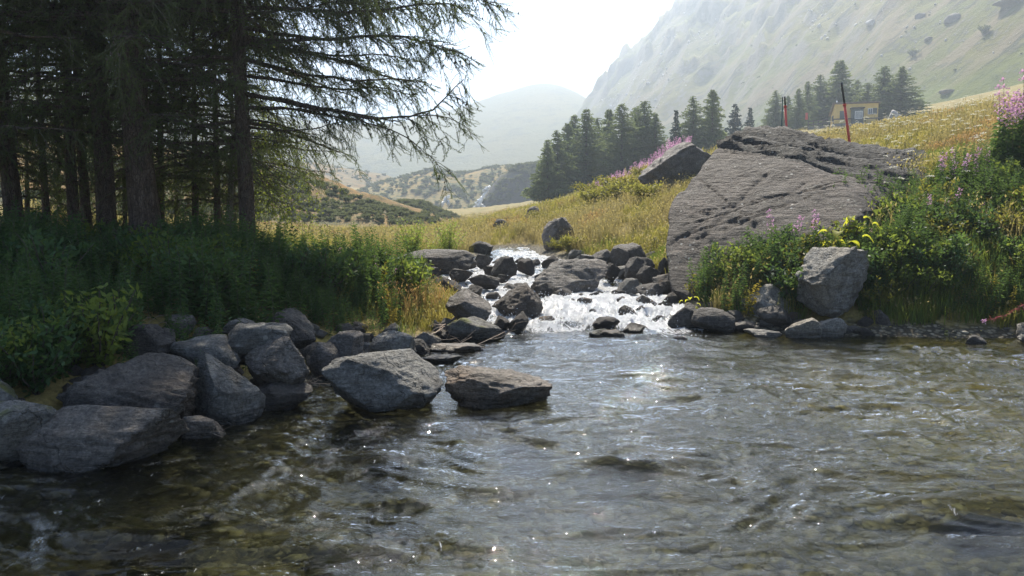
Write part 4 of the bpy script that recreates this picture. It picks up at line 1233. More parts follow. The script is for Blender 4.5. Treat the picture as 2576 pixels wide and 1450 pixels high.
T = Larch('slim dark larch between two thin trunks on the left bank', [(190, 620, 13.6), (178, 420, 13.6), (170, 200, 13.6)], .105, 11, 905)
T.crown(3.3, 2.7, .27, .8, .8); T.dead(2.0, 3.2, 9, .8); T.finish()
T = Larch('thinnest larch pole, second trunk from the left frame edge', [(122, 610, 15.0), (108, 420, 15.0), (96, 200, 15.0)], .075, 9.5, 906)
T.crown(3.3, 2.4, .27, .8, .8); T.dead(2.0, 3.2, 9, .8); T.finish()
T = Larch('larch leaning along the left frame edge', [(44, 620, 12.8), (22, 420, 12.8), (0, 200, 12.8)], .15, 12, 907)
T.crown(3.0, 3.2, .26, .75, .7); T.dead(1.9, 3.0, 8, .9); T.finish()
T = Larch('thin dark larch close behind the thickest trunk', [(404, 600, 16.5), (404, 400, 16.5), (402, 200, 16.5)], .085, 10, 908)
T.crown(2.6, 2.8, .26, .85, .8); T.dead(1.6, 3.0, 10, 1.0); T.finish()
T = Larch('young larch with low bare twigs between thickest trunk and stream-side larch', [(492, 600, 16.0), (490, 400, 16.0), (488, 200, 16.0)], .075, 8.5, 909)
T.crown(2.2, 2.6, .22, .9, .9); T.dead(1.5, 2.6, 10, 1.0); T.finish()
T = Larch('slim larch right behind the stream-side trunk', [(548, 610, 15.5), (545, 400, 15.5), (540, 200, 15.5)], .07, 9, 910)
T.crown(2.3, 2.7, .24, .9, .9); T.dead(1.5, 2.6, 8, .9); T.finish()
T = Larch('larch outside the left frame edge whose crown fills the corner', [(-120, 620, 11.5), (-130, 300, 11.5), (-140, 100, 11.5)], .17, 16, 911)
T.crown(2.4, 3.8, .26, .75, .7); T.finish()

for (px, Y, lab, sd_) in [(70, 17.5, 'young larch far back between the two leftmost trunks', 921), (150, 18.5, 'young backlit larch behind the slim left trunks', 922), (315, 18.0, 'young larch glimpsed left of the thickest trunk', 923), (445, 18.5, 'young larch far back right of the thickest trunk', 924), (590, 17.5, 'young larch behind the stream-side larch', 925)]:
    T = Larch(lab, [(px, 590, Y), (px - 3, 400, Y), (px - 6, 250, Y)], .055, 7.5, sd_)
    T.crown(1.7, 1.9, .22, .8, .8); T.dead(1.3, 2.2, 6, .8); T.finish()

# ------------------------------------------------------------------ birch
BLEAF = leaf_mat('birch_leaves', (.05, .085, .02), (.12, .16, .03), .55, (.45, .52, .06), .45)
BBARK = bark_mat('birch_bark', (.10, .09, .08), (.22, .2, .18), (.34, .31, .28))
def leaf_quad(c, d, n, L, W):
    d = d / np.linalg.norm(d)
    w = np.cross(n, d); w /= np.linalg.norm(w) + 1e-9
    return [c, c + d * L * .45 + w * W, c + d * L, c + d * L * .45 - w * W]
def birch():
    rg = np.random.default_rng(31)
    b0 = P(580, 640, 15.2)
    base = np.array([b0[0], b0[1], H1(b0[0], b0[1])])
    root = empty('birch_tree', base)
    tag(root, 'birch with sunlit yellow-green leaves showing between the larch branches', 'birch')
    tr = MB(); lv = []
    ax = np.array([[0, 0, -.2], [.02, 0, 1.0], [.1, .1, 2.2], [.05, .1, 3.4], [.15, .2, 4.8]])
    tr.tube(ax, [.07, .06, .05, .035, .012], 9)
    lb = MB()
    for j in range(46):
        z = rg.uniform(.9, 4.6)
        o = np.array([np.interp(z, ax[:, 2], ax[:, 0]), np.interp(z, ax[:, 2], ax[:, 1]), z])
        az = rg.uniform(-.9, .9) if rg.random() < .62 else rg.uniform(0, 6.28)
        L = rg.uniform(.9, 2.3) * (1.1 - .12 * z)
        g = np.linspace(0, 1, 9)
        p = o + np.stack([np.cos(az) * L * g, np.sin(az) * L * g, L * (.35 * g - .62 * g ** 2.2)], -1)
        lb.tube(p, np.linspace(.014, .003, 9), 4, 0, False)
        for k in range(int(L * 9)):
            u = rg.uniform(.25, 1); i = min(int(u * 8), 7)
            c = p[i] + (p[i + 1] - p[i]) * (u * 8 - i)
            tl = rg.uniform(.15, .5)
            e = c + np.array([rg.normal(0, .12), rg.normal(0, .12), -tl])
            lb.tube([c, (c + e) / 2 + rg.normal(0, .02, 3), e], [.003, .002, .0015], 3, 0, False)
            for h in range(int(tl * 30) + 3):
                q = c + (e - c) * rg.random() + rg.normal(0, .035, 3)
                lv.append(leaf_quad(q, rg.normal(size=3) + np.array([0, 0, -1.2]), rg.normal(size=3), rg.uniform(.03, .05), .014))
    obj('trunk', tr.mesh('trunk', BBARK), root)
    o = obj('branches', lb.mesh('branches', TWIG), root); o['kind'] = 'stuff'
    V = np.array(lv).reshape(-1, 3)
    o = obj('leaves', make_mesh('leaves', V, np.arange(len(V)).reshape(-1, 4), BLEAF, False), root); o['kind'] = 'stuff'
birch()

# ------------------------------------------------------------------ trees beyond the meadow
LARCHG = leaf_mat('far_larch_foliage', (.10, .14, .06), (.165, .205, .085), .5, (.2, .24, .07), .7)
SPRUCE = leaf_mat('far_spruce_foliage', (.022, .042, .04), (.04, .065, .055), .15, (.06, .09, .06), .7)
def conifer(seed, h, r, spruce=False):
    rg = np.random.default_rng(seed)
    tr = MB()
    tr.tube([(0, 0, -.6), (0, 0, h * .3), (rg.normal(0, .05), 0, h * .7), (0, 0, h)], [.022 * h, .017 * h, .008 * h, .01], 7)
    V = []
    z = h * rg.uniform(.06, .12)
    while z < h * .985:
        f = z / h
        rad = r * (1 - f) ** (.95 if spruce else .72) * (min(1, .55 + 2.4 * f)) + .08
        for _ in range(int(7 + 5 * (1 - f))):
            az = rg.uniform(0, 6.283)
            L = rad * rg.uniform(.6, 1.12) * (1 if spruce else (.82 + .3 * math.sin(az * 2 + seed + 3 * f)))
            dr = rg.uniform(.15, .4) if spruce else rg.uniform(-.15, .28)
            n = max(3, int(L / .11))
            for k in range(n):
                u = (k + rg.random()) / n
                c = np.array([math.cos(az) * L * u, math.sin(az) * L * u, z - L * dr * u ** 1.5 + (.12 * L * u ** 3 if spruce else .1 * L * u)]) + rg.normal(0, .05, 3)
                for _ in range(2 if spruce else 3):
                    d = np.array([math.cos(az) + rg.normal(0, .6), math.sin(az) + rg.normal(0, .6), rg.uniform(-.9, .15)])
                    V.append(leaf_quad(c, d, rg.normal(size=3), rg.uniform(.3, .55) * (1.1 - .5 * f), .065 if not spruce else .08))
        z += h * .026 * rg.uniform(.6, 1.3) * (1.4 if spruce else 1)
    V = np.array(V).reshape(-1, 3)
    return tr.mesh('far_trunk', BARK), make_mesh('far_crown', V, np.arange(len(V)).reshape(-1, 4), SPRUCE if spruce else LARCHG, False)
CON = [conifer(700 + k, 10.0, rr) for k, rr in enumerate((3.8, 4.3, 4.0, 4.6))]
SPR = [conifer(720 + k, 7.0, rr, True) for k, rr in enumerate((1.7, 2.2))]
def far_tree(px, ptop, Y, kind, label, group, wide=1.0, k=0):
    x = P(px, 400, Y)[0]
    z = H1(x, Y)
    top = P(px, ptop, Y)[2]
    pool, h0 = (CON, 10.0) if kind == 'larch' else (SPR, 7.0)
    t, c = pool[k % len(pool)]
    s = (top - z) / h0
    root = empty(kind + '_tree', (x, Y, z), rz=(k * 1.7) % 6.28)
    root.scale = (s * wide, s * wide, s)
    tag(root, label, kind, group)
    obj('trunk', t, root)
    o = obj('crown', c, root)
    return root
ordn = ['first', 'second', 'third', 'fourth', 'fifth', 'sixth', 'seventh', 'eighth', 'ninth', 'tenth', 'eleventh']
for i, (px, pt, Y, w) in enumerate([(1378, 348, 84, 1.0), (1402, 326, 86, .9), (1427, 308, 90, .85), (1445, 287, 94, .8), (1475, 270, 88, .95), (1504, 294, 96, .8), (1531, 273, 92, .85), (1563, 259, 88, .9), (1599, 266, 92, .9), (1621, 252, 90, .95), (1647, 284, 88, 1.0)]):
    far_tree(px, pt, Y, 'larch', 'hazy larch beyond the meadow, %s from the left in the long grove' % ordn[i], 'larch grove beyond the meadow', w * 1.15, i)
far_tree(1699, 276, 80, 'spruce', 'narrow dark spruce between the long grove and the larch pair', 'spruces beyond the meadow', .8, 0)
far_tree(1742, 240, 92, 'larch', 'left larch of the pair behind the tilted slab', 'larch pair behind the tilted slab', .9, 1)
far_tree(1789, 224, 92, 'larch', 'right larch of the pair behind the tilted slab', 'larch pair behind the tilted slab', 1.0, 2)
far_tree(1846, 258, 105, 'spruce', 'blue-green spruce above the giant boulder, left of two', 'spruces beyond the meadow', 1.0, 1)
far_tree(1884, 270, 108, 'spruce', 'smaller blue-green spruce above the giant boulder, right of two', 'spruces beyond the meadow', 1.0, 0)
for i, (px, pt, Y, w, l) in enumerate([(1948, 226, 128, .9, 'leftmost larch of the cabin trees behind the marker poles'), (1978, 240, 134, .8, 'low larch right of the leftmost cabin tree'), (2004, 222, 126, .85, 'larch left of the cabin with its top below its neighbour'),
        (2026, 202, 132, .8, 'slim tall larch left of the cabin'), (2058, 186, 136, .9, 'larch just left of the tallest cabin tree'), (2105, 150, 134, 1.5, 'tallest broad larch rising behind the cabin'),
        (2150, 200, 138, .9, 'shorter larch behind the cabin roof, right of the tallest'), (2176, 206, 132, 1.25, 'dark larch behind the right end of the cabin'), (2217, 165, 130, 1.25, 'tall larch right of the cabin'), (2260, 166, 126, 1.4, 'rightmost larch of the cabin trees with a clear trunk')]):
    far_tree(px, pt, Y, 'larch', l, 'larches around the cabin', w, i + 1)
# ------------------------------------------------------------------ weeds, grass, shrubs
FW_D = leaf_mat('fireweed_leaves', (.024, .060, .024), (.058, .105, .036), .36, (.22, .34, .06), .42)
FW_Y = leaf_mat('yellowing_leaves', (.14, .14, .02), (.24, .17, .035), .5, (.5, .42, .06), .5)
PINK = leaf_mat('pink_petals', (.50, .22, .40), (.60, .34, .52), .45, (.75, .5, .68), .6)
REDP = leaf_mat('red_seed_pods', (.22, .035, .05), (.32, .07, .08), .3, (.5, .12, .12), .6)
DRYG = leaf_mat('dry_grass', (.19, .155, .055), (.29, .235, .095), .4, (.5, .42, .15), .6, (.15, .15, .035))
OLIG = leaf_mat('olive_grass', (.11, .125, .022), (.21, .185, .045), .45, (.5, .45, .09), .6, (.24, .18, .06))
GRNG = leaf_mat('green_grass', (.05, .095, .018), (.10, .14, .03), .45, (.35, .42, .06), .5)
ORAG = leaf_mat('orange_dry_grass', (.20, .125, .045), (.31, .20, .075), .42, (.52, .33, .12), .6)
UMB = leaf_mat('white_umbels', (.55, .54, .45), (.7, .68, .58), .4, (.7, .7, .6), .7)
SHRUB = leaf_mat('shrub_leaves', (.075, .09, .018), (.16, .15, .03), .45, (.42, .40, .06), .5, (.19, .13, .03))
WILL = leaf_mat('willow_leaves', (.10, .15, .03), (.17, .21, .05), .5, (.42, .5, .08), .5)
BUTT = leaf_mat('broad_yellow_leaves', (.20, .23, .02), (.30, .30, .03), .6, (.65, .65, .05), .5)
SCRUBM = leaf_mat('hill_scrub', (.085, .105, .05), (.15, .16, .075), .35, (.2, .22, .07), .7)

def fireweed(seed, h, flower=0, mat=FW_D, n=58, lean=.22, leafL=.145):
    rg = np.random.default_rng(seed)
    b = MB()
    k = 9
    g = np.linspace(0, 1, k)
    a0 = rg.uniform(0, 6.28)
    ln = rg.uniform(.3, 1) * lean * h
    pts = np.stack([np.cos(a0) * ln * g ** 2, np.sin(a0) * ln * g ** 2, h * g], -1)
    b.tube(pts, np.linspace(.0045, .0018, k), 3, 1, False)
    V = []; Fc = []
    top = .80 if flower else 1.0
    for j in range(n):
        u = top * (.10 + .90 * (j / n))
        i = min(int(u * (k - 1)), k - 2)
        c = pts[i] + (pts[i + 1] - pts[i]) * (u * (k - 1) - i)
        az = j * 2.4 + rg.normal(0, .25)
        L = leafL * rg.uniform(.75, 1.2) * (1 - .62 * (u / top) ** 3)
        el = rg.uniform(-.1, .55) + .6 * (u / top) ** 4
        d = np.array([math.cos(az) * math.cos(el), math.sin(az) * math.cos(el), math.sin(el)])
        w = np.array([-math.sin(az), math.cos(az), rg.normal(0, .35)]); w /= np.linalg.norm(w)
        mid = c + d * L * .5
        tip = c + d * L * .95 + np.array([0, 0, -L * rg.uniform(.15, .5)])
        wd = L * .10 + .003
        m = len(V)
        V += [c, mid + w * wd, tip, mid - w * wd]
        Fc += [(m, m + 1, m + 2), (m, m + 2, m + 3)]
    b.add(V, Fc, 0)
    sp = None
    if flower:
        s = MB()
        V = []; Fc = []
        for j in range(46 if flower == 1 else 60):
            u = .72 + .28 * rg.random() ** .9
            i = min(int(u * (k - 1)), k - 2)
            c = pts[i] + (pts[i + 1] - pts[i]) * (u * (k - 1) - i)
            az = rg.uniform(0, 6.28); L = (.045 if flower == 1 else .06) * (1.5 - u) * 1.6
            d = np.array([math.cos(az), math.sin(az), rg.uniform(.1, .8)])
            m = len(V)
            if flower == 1 and rg.random() < .62:
                e = c + d * L
                for q in range(2):
                    V += leaf_quad(e, rg.normal(size=3), rg.normal(size=3), .028, .011)
                    Fc.append((m, m + 1, m + 2, m + 3)); m += 4
            else:
                V += leaf_quad(c, d, rg.normal(size=3), L * 1.5, .0022)
                Fc.append((m, m + 1, m + 2, m + 3))
        s.add(V, Fc, 0)
        sp = s.mesh('flower_spike_%d' % seed, [PINK if flower == 1 else REDP], False)
    return b.mesh('fireweed_%d' % seed, [mat, TWIG], False), sp
FWG = [fireweed(1000 + k, h) for k, h in enumerate((.85, .95, 1.05, 1.1, .75))]
FWF = [fireweed(1010 + k, h, 1) for k, h in enumerate((1.05, 1.2, 1.1))]
FWY = [fireweed(1020 + k, h, 0, FW_Y, 50) for k, h in enumerate((.6, .75))]

def tuft(seed, n, h, spread, w, mat, heads=0, hm=None, lean=.5):
    rg = np.random.default_rng(seed)
    V = []; Fc = []; M = []
    for j in range(n):
        c = np.array([rg.normal(0, spread), rg.normal(0, spread), 0])
        az = rg.uniform(0, 6.28); L = h * rg.uniform(.55, 1.1); le = lean * rg.uniform(.2, 1)
        d = np.array([math.cos(az), math.sin(az), 0])
        s = np.array([-d[1], d[0], 0]) * w
        p1 = c + d * L * le * .3 + np.array([0, 0, L * .6]); p2 = c + d * L * le * .9 + np.array([0, 0, L * (1 - .25 * le)])
        m = len(V)
        V += [c - s, c + s, p1 + s * .8, p1 - s * .8, p2]
        Fc += [(m, m + 1, m + 2, m + 3), (m + 3, m + 2, m + 4)]; M += [0, 0]
        if j < heads:
            m = len(V)
            V += [p2, p2 + s * 3.0 + d * .02 + (0, 0, .02), p2 + d * .05 + np.array([0, 0, .05]), p2 - s * 3.0 + d * .02 + (0, 0, .02)]
            Fc.append((m, m + 1, m + 2, m + 3)); M.append(1)
    return make_mesh('tuft_%d' % seed, V, Fc, mats=[mat, hm or mat], mi=M, smooth=False)
TUFTS = template_collection('meadow_tufts', [tuft(1100, 16, .42, .07, .0055, DRYG, 8), tuft(1101, 16, .5, .08, .005, DRYG, 9), tuft(1102, 18, .36, .08, .006, OLIG, 3, DRYG), tuft(1103, 18, .42, .08, .006, OLIG, 5, DRYG), tuft(1104, 18, .34, .09, .006, GRNG), tuft(1105, 14, .45, .07, .005, ORAG, 8)])
FARTUFT = template_collection('far_tufts', [tuft(1110, 14, .42, .2, .016, DRYG, 5), tuft(1111, 14, .36, .2, .018, OLIG, 2, DRYG), tuft(1112, 14, .34, .2, .018, OLIG), tuft(1113, 14, .42, .18, .016, ORAG, 5)])

def umbel(seed):
    rg = np.random.default_rng(seed)
    b = MB()
    h = rg.uniform(.45, .65)
    b.tube([(0, 0, 0), (.02, 0, h * .5), (.03, .02, h)], [.004, .003, .003], 3, 0, False)
    V = []; Fc = []
    for j in range(34):
        r, a = .055 * math.sqrt(rg.random()), rg.uniform(0, 6.28)
        c = np.array([.03 + r * math.cos(a), .02 + r * math.sin(a), h + .02 - r * .25])
        m = len(V)
        V += leaf_quad(c, rg.normal(size=3) * (1, 1, .3), np.array([0, 0, 1.0]) + rg.normal(0, .3, 3), .018, .008)
        Fc.append((m, m + 1, m + 2, m + 3))
    b.add(V, Fc, 1)
    return b.mesh('umbel_%d' % seed, [GRNG, UMB], False)
UMBC = template_collection('umbel_shapes', [umbel(1200), umbel(1201)])

def leafy_bush(seed, h, w, mat, nst=16, leaves=60, ll=.06, lw=.018, up=1.0):
    rg = np.random.default_rng(seed)
    st = MB(); V = []
    for j in range(nst):
        az = rg.uniform(0, 6.28); sp = w * rg.uniform(.15, 1)
        g = np.linspace(0, 1, 7)
        hh = h * rg.uniform(.6, 1.0)
        p = np.stack([np.cos(az) * sp * g ** (.6 + up), np.sin(az) * sp * g ** (.6 + up), hh * (g if up >= .5 else g - .35 * g ** 3)], -1) + np.concatenate([[[0, 0, 0]], rg.normal(0, .012 * h, (6, 3))])
        st.tube(p, np.linspace(.010, .003, 7), 4, 0, False)
        for k in range(leaves):
            u = .15 + .85 * rg.random() ** .8
            i = min(int(u * 6), 5)
            c = p[i] + (p[i + 1] - p[i]) * (u * 6 - i) + rg.normal(0, .055 * h, 3) * (.4 + u * .8)
            c[2] = abs(c[2])
            V.append(leaf_quad(c, rg.normal(size=3) + np.array([0, 0, .3]), rg.normal(size=3), ll * rg.uniform(.7, 1.2), lw))
    V = np.array(V).reshape(-1, 3)
    return st.mesh('bush_stems_%d' % seed, TWIG), make_mesh('bush_leaves_%d' % seed, V, np.arange(len(V)).reshape(-1, 4), mat, False)
def bush(name, meshes, loc, s, label, cat, group=None, rz=0.0):
    root = empty(name, loc, rz)
    root.scale = (s, s, s)
    tag(root, label, cat, group)
    obj('stems', meshes[0], root)
    o = obj('leaves', meshes[1], root); o['kind'] = 'stuff'
    return root

# --- fireweed stands: every stem has a place, the largest ones in view are objects
rgp = np.random.default_rng(2024)
def clear_of_rocks(x, y, pad=.02):
    ok = np.ones(len(x), bool)
    for (rx, ry, rr) in ROCKS:
        if ry < 20: ok &= np.hypot(x - rx, (y - ry) / .85) > rr * .82 + pad
    return ok
def zone(n, xr, yr, fn):
    x = rgp.uniform(*xr, n); y = rgp.uniform(*yr, n)
    sd = shore(x, y)
    k = fn(x, y, sd) & clear_of_rocks(x, y)
    return x[k], y[k]
def px_of(x, y, z):
    c, s = math.cos(PITCH), math.sin(PITCH)
    dz = z - EYE
    f = y * c - dz * s
    return 1288 + F * x / f, 724.8 - F * (y * s + dz * c) / f
stands = []
# left bank, shaded
x, y = zone(2300, (-9.5, -2.2), (6.6, 12.6), lambda x, y, sd: (sd > np.where(y < 7.4, .4, np.where(y < 8.4, .7, .95))) & (x > -.72 * y - .4))
stands += [(a, b, 'left') for a, b in zip(x, y)]
# left bank, point beside the rapids
x, y = zone(620, (-4.2, -1.3), (10.2, 14.2), lambda x, y, sd: (sd > .75) & (x < -.55 - .03 * y))
stands += [(a, b, 'point') for a, b in zip(x, y)]
# right bank
x, y = zone(2300, (5.2, 11.0), (12.2, 16.0), lambda x, y, sd: (sd > .62) & (x < .72 * y) & (x > 5.1))
stands += [(a, b, 'right') for a, b in zip(x, y)]
x, y = zone(620, (3.3, 6.2), (12.7, 14.6), lambda x, y, sd: (sd > .45) & (y < 14.6 - .1 * x))
stands += [(a, b, 'boulder') for a, b in zip(x, y)]
SX = np.array([q[0] for q in stands]); SY = np.array([q[1] for q in stands])
SZ = H(SX, SY)
order = np.argsort(SY)
LAB = {'left': ('dark leafy fireweed stem in the shaded stand under the left larches', 'shaded fireweed stand on the left bank'),
       'point': ('green fireweed stem in the stand on the left point beside the rapids', 'fireweed stand on the left point'),
       'right': ('bright leafy fireweed stem in the dense stand on the right bank', 'fireweed stand on the right bank'),
       'boulder': ('fireweed stem growing at the foot of the giant boulder', 'weeds at the foot of the giant boulder')}
LAND = {'left': [(20, 'fireweed at the left frame edge above the mossy boulder'), (120, 'fireweed in the shade under the leaning larch'), (230, 'fireweed above the broad dark slab on the left bank'), (330, 'fireweed below the thickest larch trunk'), (430, 'fireweed above the cube-shaped block'), (530, 'fireweed above the long pale slab'), (630, 'fireweed below the stream-side larch'), (740, 'fireweed above the slanting dark slab'), (850, 'fireweed above the rounded grey boulder')],
        'point': [(760, 'fireweed beside the flat lichen stone on the left bank'), (840, 'fireweed behind the rounded grey boulder'), (920, 'fireweed in the middle of the left point'), (1000, 'fireweed behind the orange grass of the left point'), (1080, 'fireweed at the tip of the left point')],
        'right': [(2160, 'fireweed right beside the large angular boulder'), (2240, 'fireweed above the gravel beach'), (2330, 'fireweed under the small pink clump on the right bank'), (2430, 'fireweed under the wide pink clump on the right bank'), (2520, 'fireweed above the red bent seed head'), (2590, 'fireweed at the right frame edge')],
        'boulder': [(1800, 'fireweed at the lower left of the giant boulder'), (1880, 'fireweed above the pale humped boulder'), (1970, 'fireweed between giant and angular boulders'), (2080, 'fireweed behind the large angular boulder')]}
FWCOL = template_collection('fireweed_shapes', [a for a, _ in FWG] + [a for a, _ in FWY])
quota = {'left': 120, 'point': 60, 'right': 90, 'boulder': 30}
used = dict.fromkeys(quota, 0)
rest = []
for i in order:
    x, y, k = stands[i]
    z = SZ[i]
    a, b = px_of(x, y, z + .8)
    vis = -30 < a < 2606
    rr = rgp.random()
    sc = rgp.uniform(.7, 1.12) * {'left': 1.0, 'point': .82, 'right': .95, 'boulder': .85}[k]
    lump = float(fbm(np.array([[x * .9, y * .9, 2.0]]), 2, 410)[0])
    sc *= float(np.clip(.86 + .75 * lump, .42, 1.2)) * (.8 if k == 'left' else .85)
    if k == 'right' and y < 13.0: sc *= .8
    if vis and used[k] < quota[k] and rgp.random() < .75:
        used[k] += 1
        if rr < .10 and k != 'left': me, sp = FWY[int(rgp.integers(0, 2))]
        else: me, sp = FWG[int(rgp.integers(0, 5))]
        o = obj('fireweed', me, loc=(x, y, z - .03), rot=(rgp.normal(0, .1), rgp.normal(0, .1), rgp.uniform(0, 6.28)), scale=(sc, sc, sc))
        size = 'tall' if sc > 1.0 else ('short' if sc < .8 else 'middling')
        near = min(LAND[k], key=lambda q: abs(q[0] - a))[1]
        tag(o, '%s leafy %s' % (size, near), 'fireweed', LAB[k][1])
    else:
        rest.append((x, y, z - .03, sc, int(rgp.integers(0, 5)) if (rr > .12 or k == 'left') else int(rgp.integers(5, 7))))
rest = np.array(rest)
n = len(rest)
o = scatter('undergrowth', FWCOL, rest[:, :3], np.stack([rgp.normal(0, .12, n), rgp.normal(0, .12, n), rgp.uniform(0, 6.28, n)], -1), rest[:, 3], 4, None, rest[:, 4])
o['label'] = 'dense leafy weeds filling both stream banks'
# bushy weeds of other kinds break the stands up
HB = [leafy_bush(1440 + k, .62, .42, mt, 18, 46, .075, .016, .5) for k, mt in enumerate((FW_D, GRNG, SHRUB, FW_D))]
for i in range(120):
    side = int(i % 3 > 0)
    for _ in range(40):
        if side: x, y = rgp.uniform(3.4, 9.8), rgp.uniform(12.5, 15.5)
        else: x, y = rgp.uniform(-7.5, -1.6), rgp.uniform(7.0, 13.5)
        if shore(np.array([x]), np.array([y]))[0] > .5 and clear_of_rocks(np.array([x]), np.array([y]), .08)[0] and abs(x) < .68 * y: break
    a, b = px_of(x, y, .8)
    lm = min(LAND['left'] + LAND['point'] + LAND['right'] + LAND['boulder'], key=lambda q: abs(q[0] - a))[1]
    bush('leafy_weed', HB[(0, 1, 3, 1, 2)[i % 5] if side else (0, 1, 3)[(i // 3) % 3]], (x, y, H1(x, y) - .04), rgp.uniform(.7, 1.35), 'bushy leafy weed near the ' + lm, 'weed', 'bushy weeds on the stream banks', rgp.uniform(0, 6.28))
for i, (a, b) in enumerate([(-30, 985), (20, 975), (65, 965), (110, 950), (150, 940), (190, 920), (235, 905), (90, 990), (285, 885), (40, 935), (130, 910)]):
    q = on_ground(a, b, 4.5, 12)
    bush('leafy_weed', HB[(0, 3, 1)[i % 3]], (q[0], q[1], q[2] - .04), .75 + .1 * (i % 4), 'leafy weed above the mossy boulder at the left edge, %s' % ('low on the bank' if b > 945 else 'higher on the bank'), 'weed', 'leafy weeds at the left frame edge', i)
# flowering stems one can pick out
def flowering(px, ptop, Y, label, s=None, k=0, spike=None):
    x = P(px, ptop, Y)[0]
    z = H1(x, Y)
    top = P(px, ptop, Y)[2]
    me, sp = FWF[k % 3]
    h = (1.05, 1.2, 1.1)[k % 3]
    sc = max(.35, min(1.7, (top - z) / h))
    o = obj('flowering_fireweed', me, loc=(x, Y, z - .02), rot=(0, 0, k * 2.1), scale=(sc, sc, sc))
    tag(o, label, 'fireweed', 'pink flowering fireweeds')
    obj('flower_spike', sp, o)
fl = [(2420 + 13 * (i % 7) + 5 * i // 7, 366 + 14 * ((i * 5) % 4) + abs(i - 7) * 2, 15.2 + .12 * (i % 5)) for i in range(15)]
for i, (a, b, Y) in enumerate(fl): flowering(2365 + i * 9.5, b, Y, ('pink fireweed in the wide flowering clump, %s part' % ('left', 'middle', 'right')[i // 5]), k=i)
for i in range(16): flowering(2515 + (i % 8) * 10, 168 + 17 * ((i * 3) % 7), 15.6 + .1 * (i % 4), ('pink fireweed in the tall clump at the upper right frame edge, %s side' % ('left' if i % 8 < 4 else 'right')), k=i)
for i, (a, b, l) in enumerate([(2330, 486, 'pink fireweed in the small clump below the wide one, left stem'), (2345, 492, 'pink fireweed in the small clump below the wide one, middle stem'), (2365, 500, 'pink fireweed in the small clump below the wide one, right stem'),
        (2470, 505, 'lone pink fireweed above the dark leafy stand'), (2400, 528, 'faint pink fireweed inside the right stand'), (2395, 470, 'pink fireweed beside the brown dock stalks'), (2184, 572, 'pink fireweed beside the broad yellow leaves'),
        (1950, 528, 'pale pink fireweed in front of the giant boulder face, left'), (1985, 540, 'pale pink fireweed in front of the giant boulder face, middle'), (2040, 535, 'pink fireweed in front of the giant boulder face, right'), (2060, 528, 'pink fireweed nearest the boulder edge')]):
    flowering(a, b, 13.6 if a < 2200 else 14.2, l, k=i)
for i, (a, b, l) in enumerate([(930, 640, 'pink fireweed on the left point, tallest'), (955, 655, 'pink fireweed on the left point, lower'), (985, 672, 'pink fireweed in front of the pale stones'), (1010, 678, 'magenta fireweed before the long dark rock, left'), (1040, 676, 'magenta fireweed before the long dark rock, right'), (842, 620, 'thin pink fireweed at the back of the left point')]):
    flowering(a, b, 12.6, l, k=i)
# dark fireweeds standing against the light on the left
for i, (a, b, Y, l) in enumerate([(752, 552, 12.0, 'tall dark fireweed standing alone against the bright meadow'), (825, 600, 12.4, 'brown fireweed rising from the left point'), (868, 590, 12.6, 'brown wilted fireweed on the left point'), (912, 582, 13.4, 'thin fireweed stalk before the meadow'), (700, 600, 12.0, 'fireweed beside the stream-side larch foot')]):
    x = P(a, b, Y)[0]; z = H1(x, Y); top = P(a, b, Y)[2]
    me = FWG[i % 5][0]; sc = (top - z) / (.85, .95, 1.05, 1.1, .75)[i % 5]
    tag(obj('fireweed', me, loc=(x, Y, z), rot=(0, 0, i), scale=(sc * .9, sc * .9, sc)), l, 'fireweed', 'single fireweeds against the light')

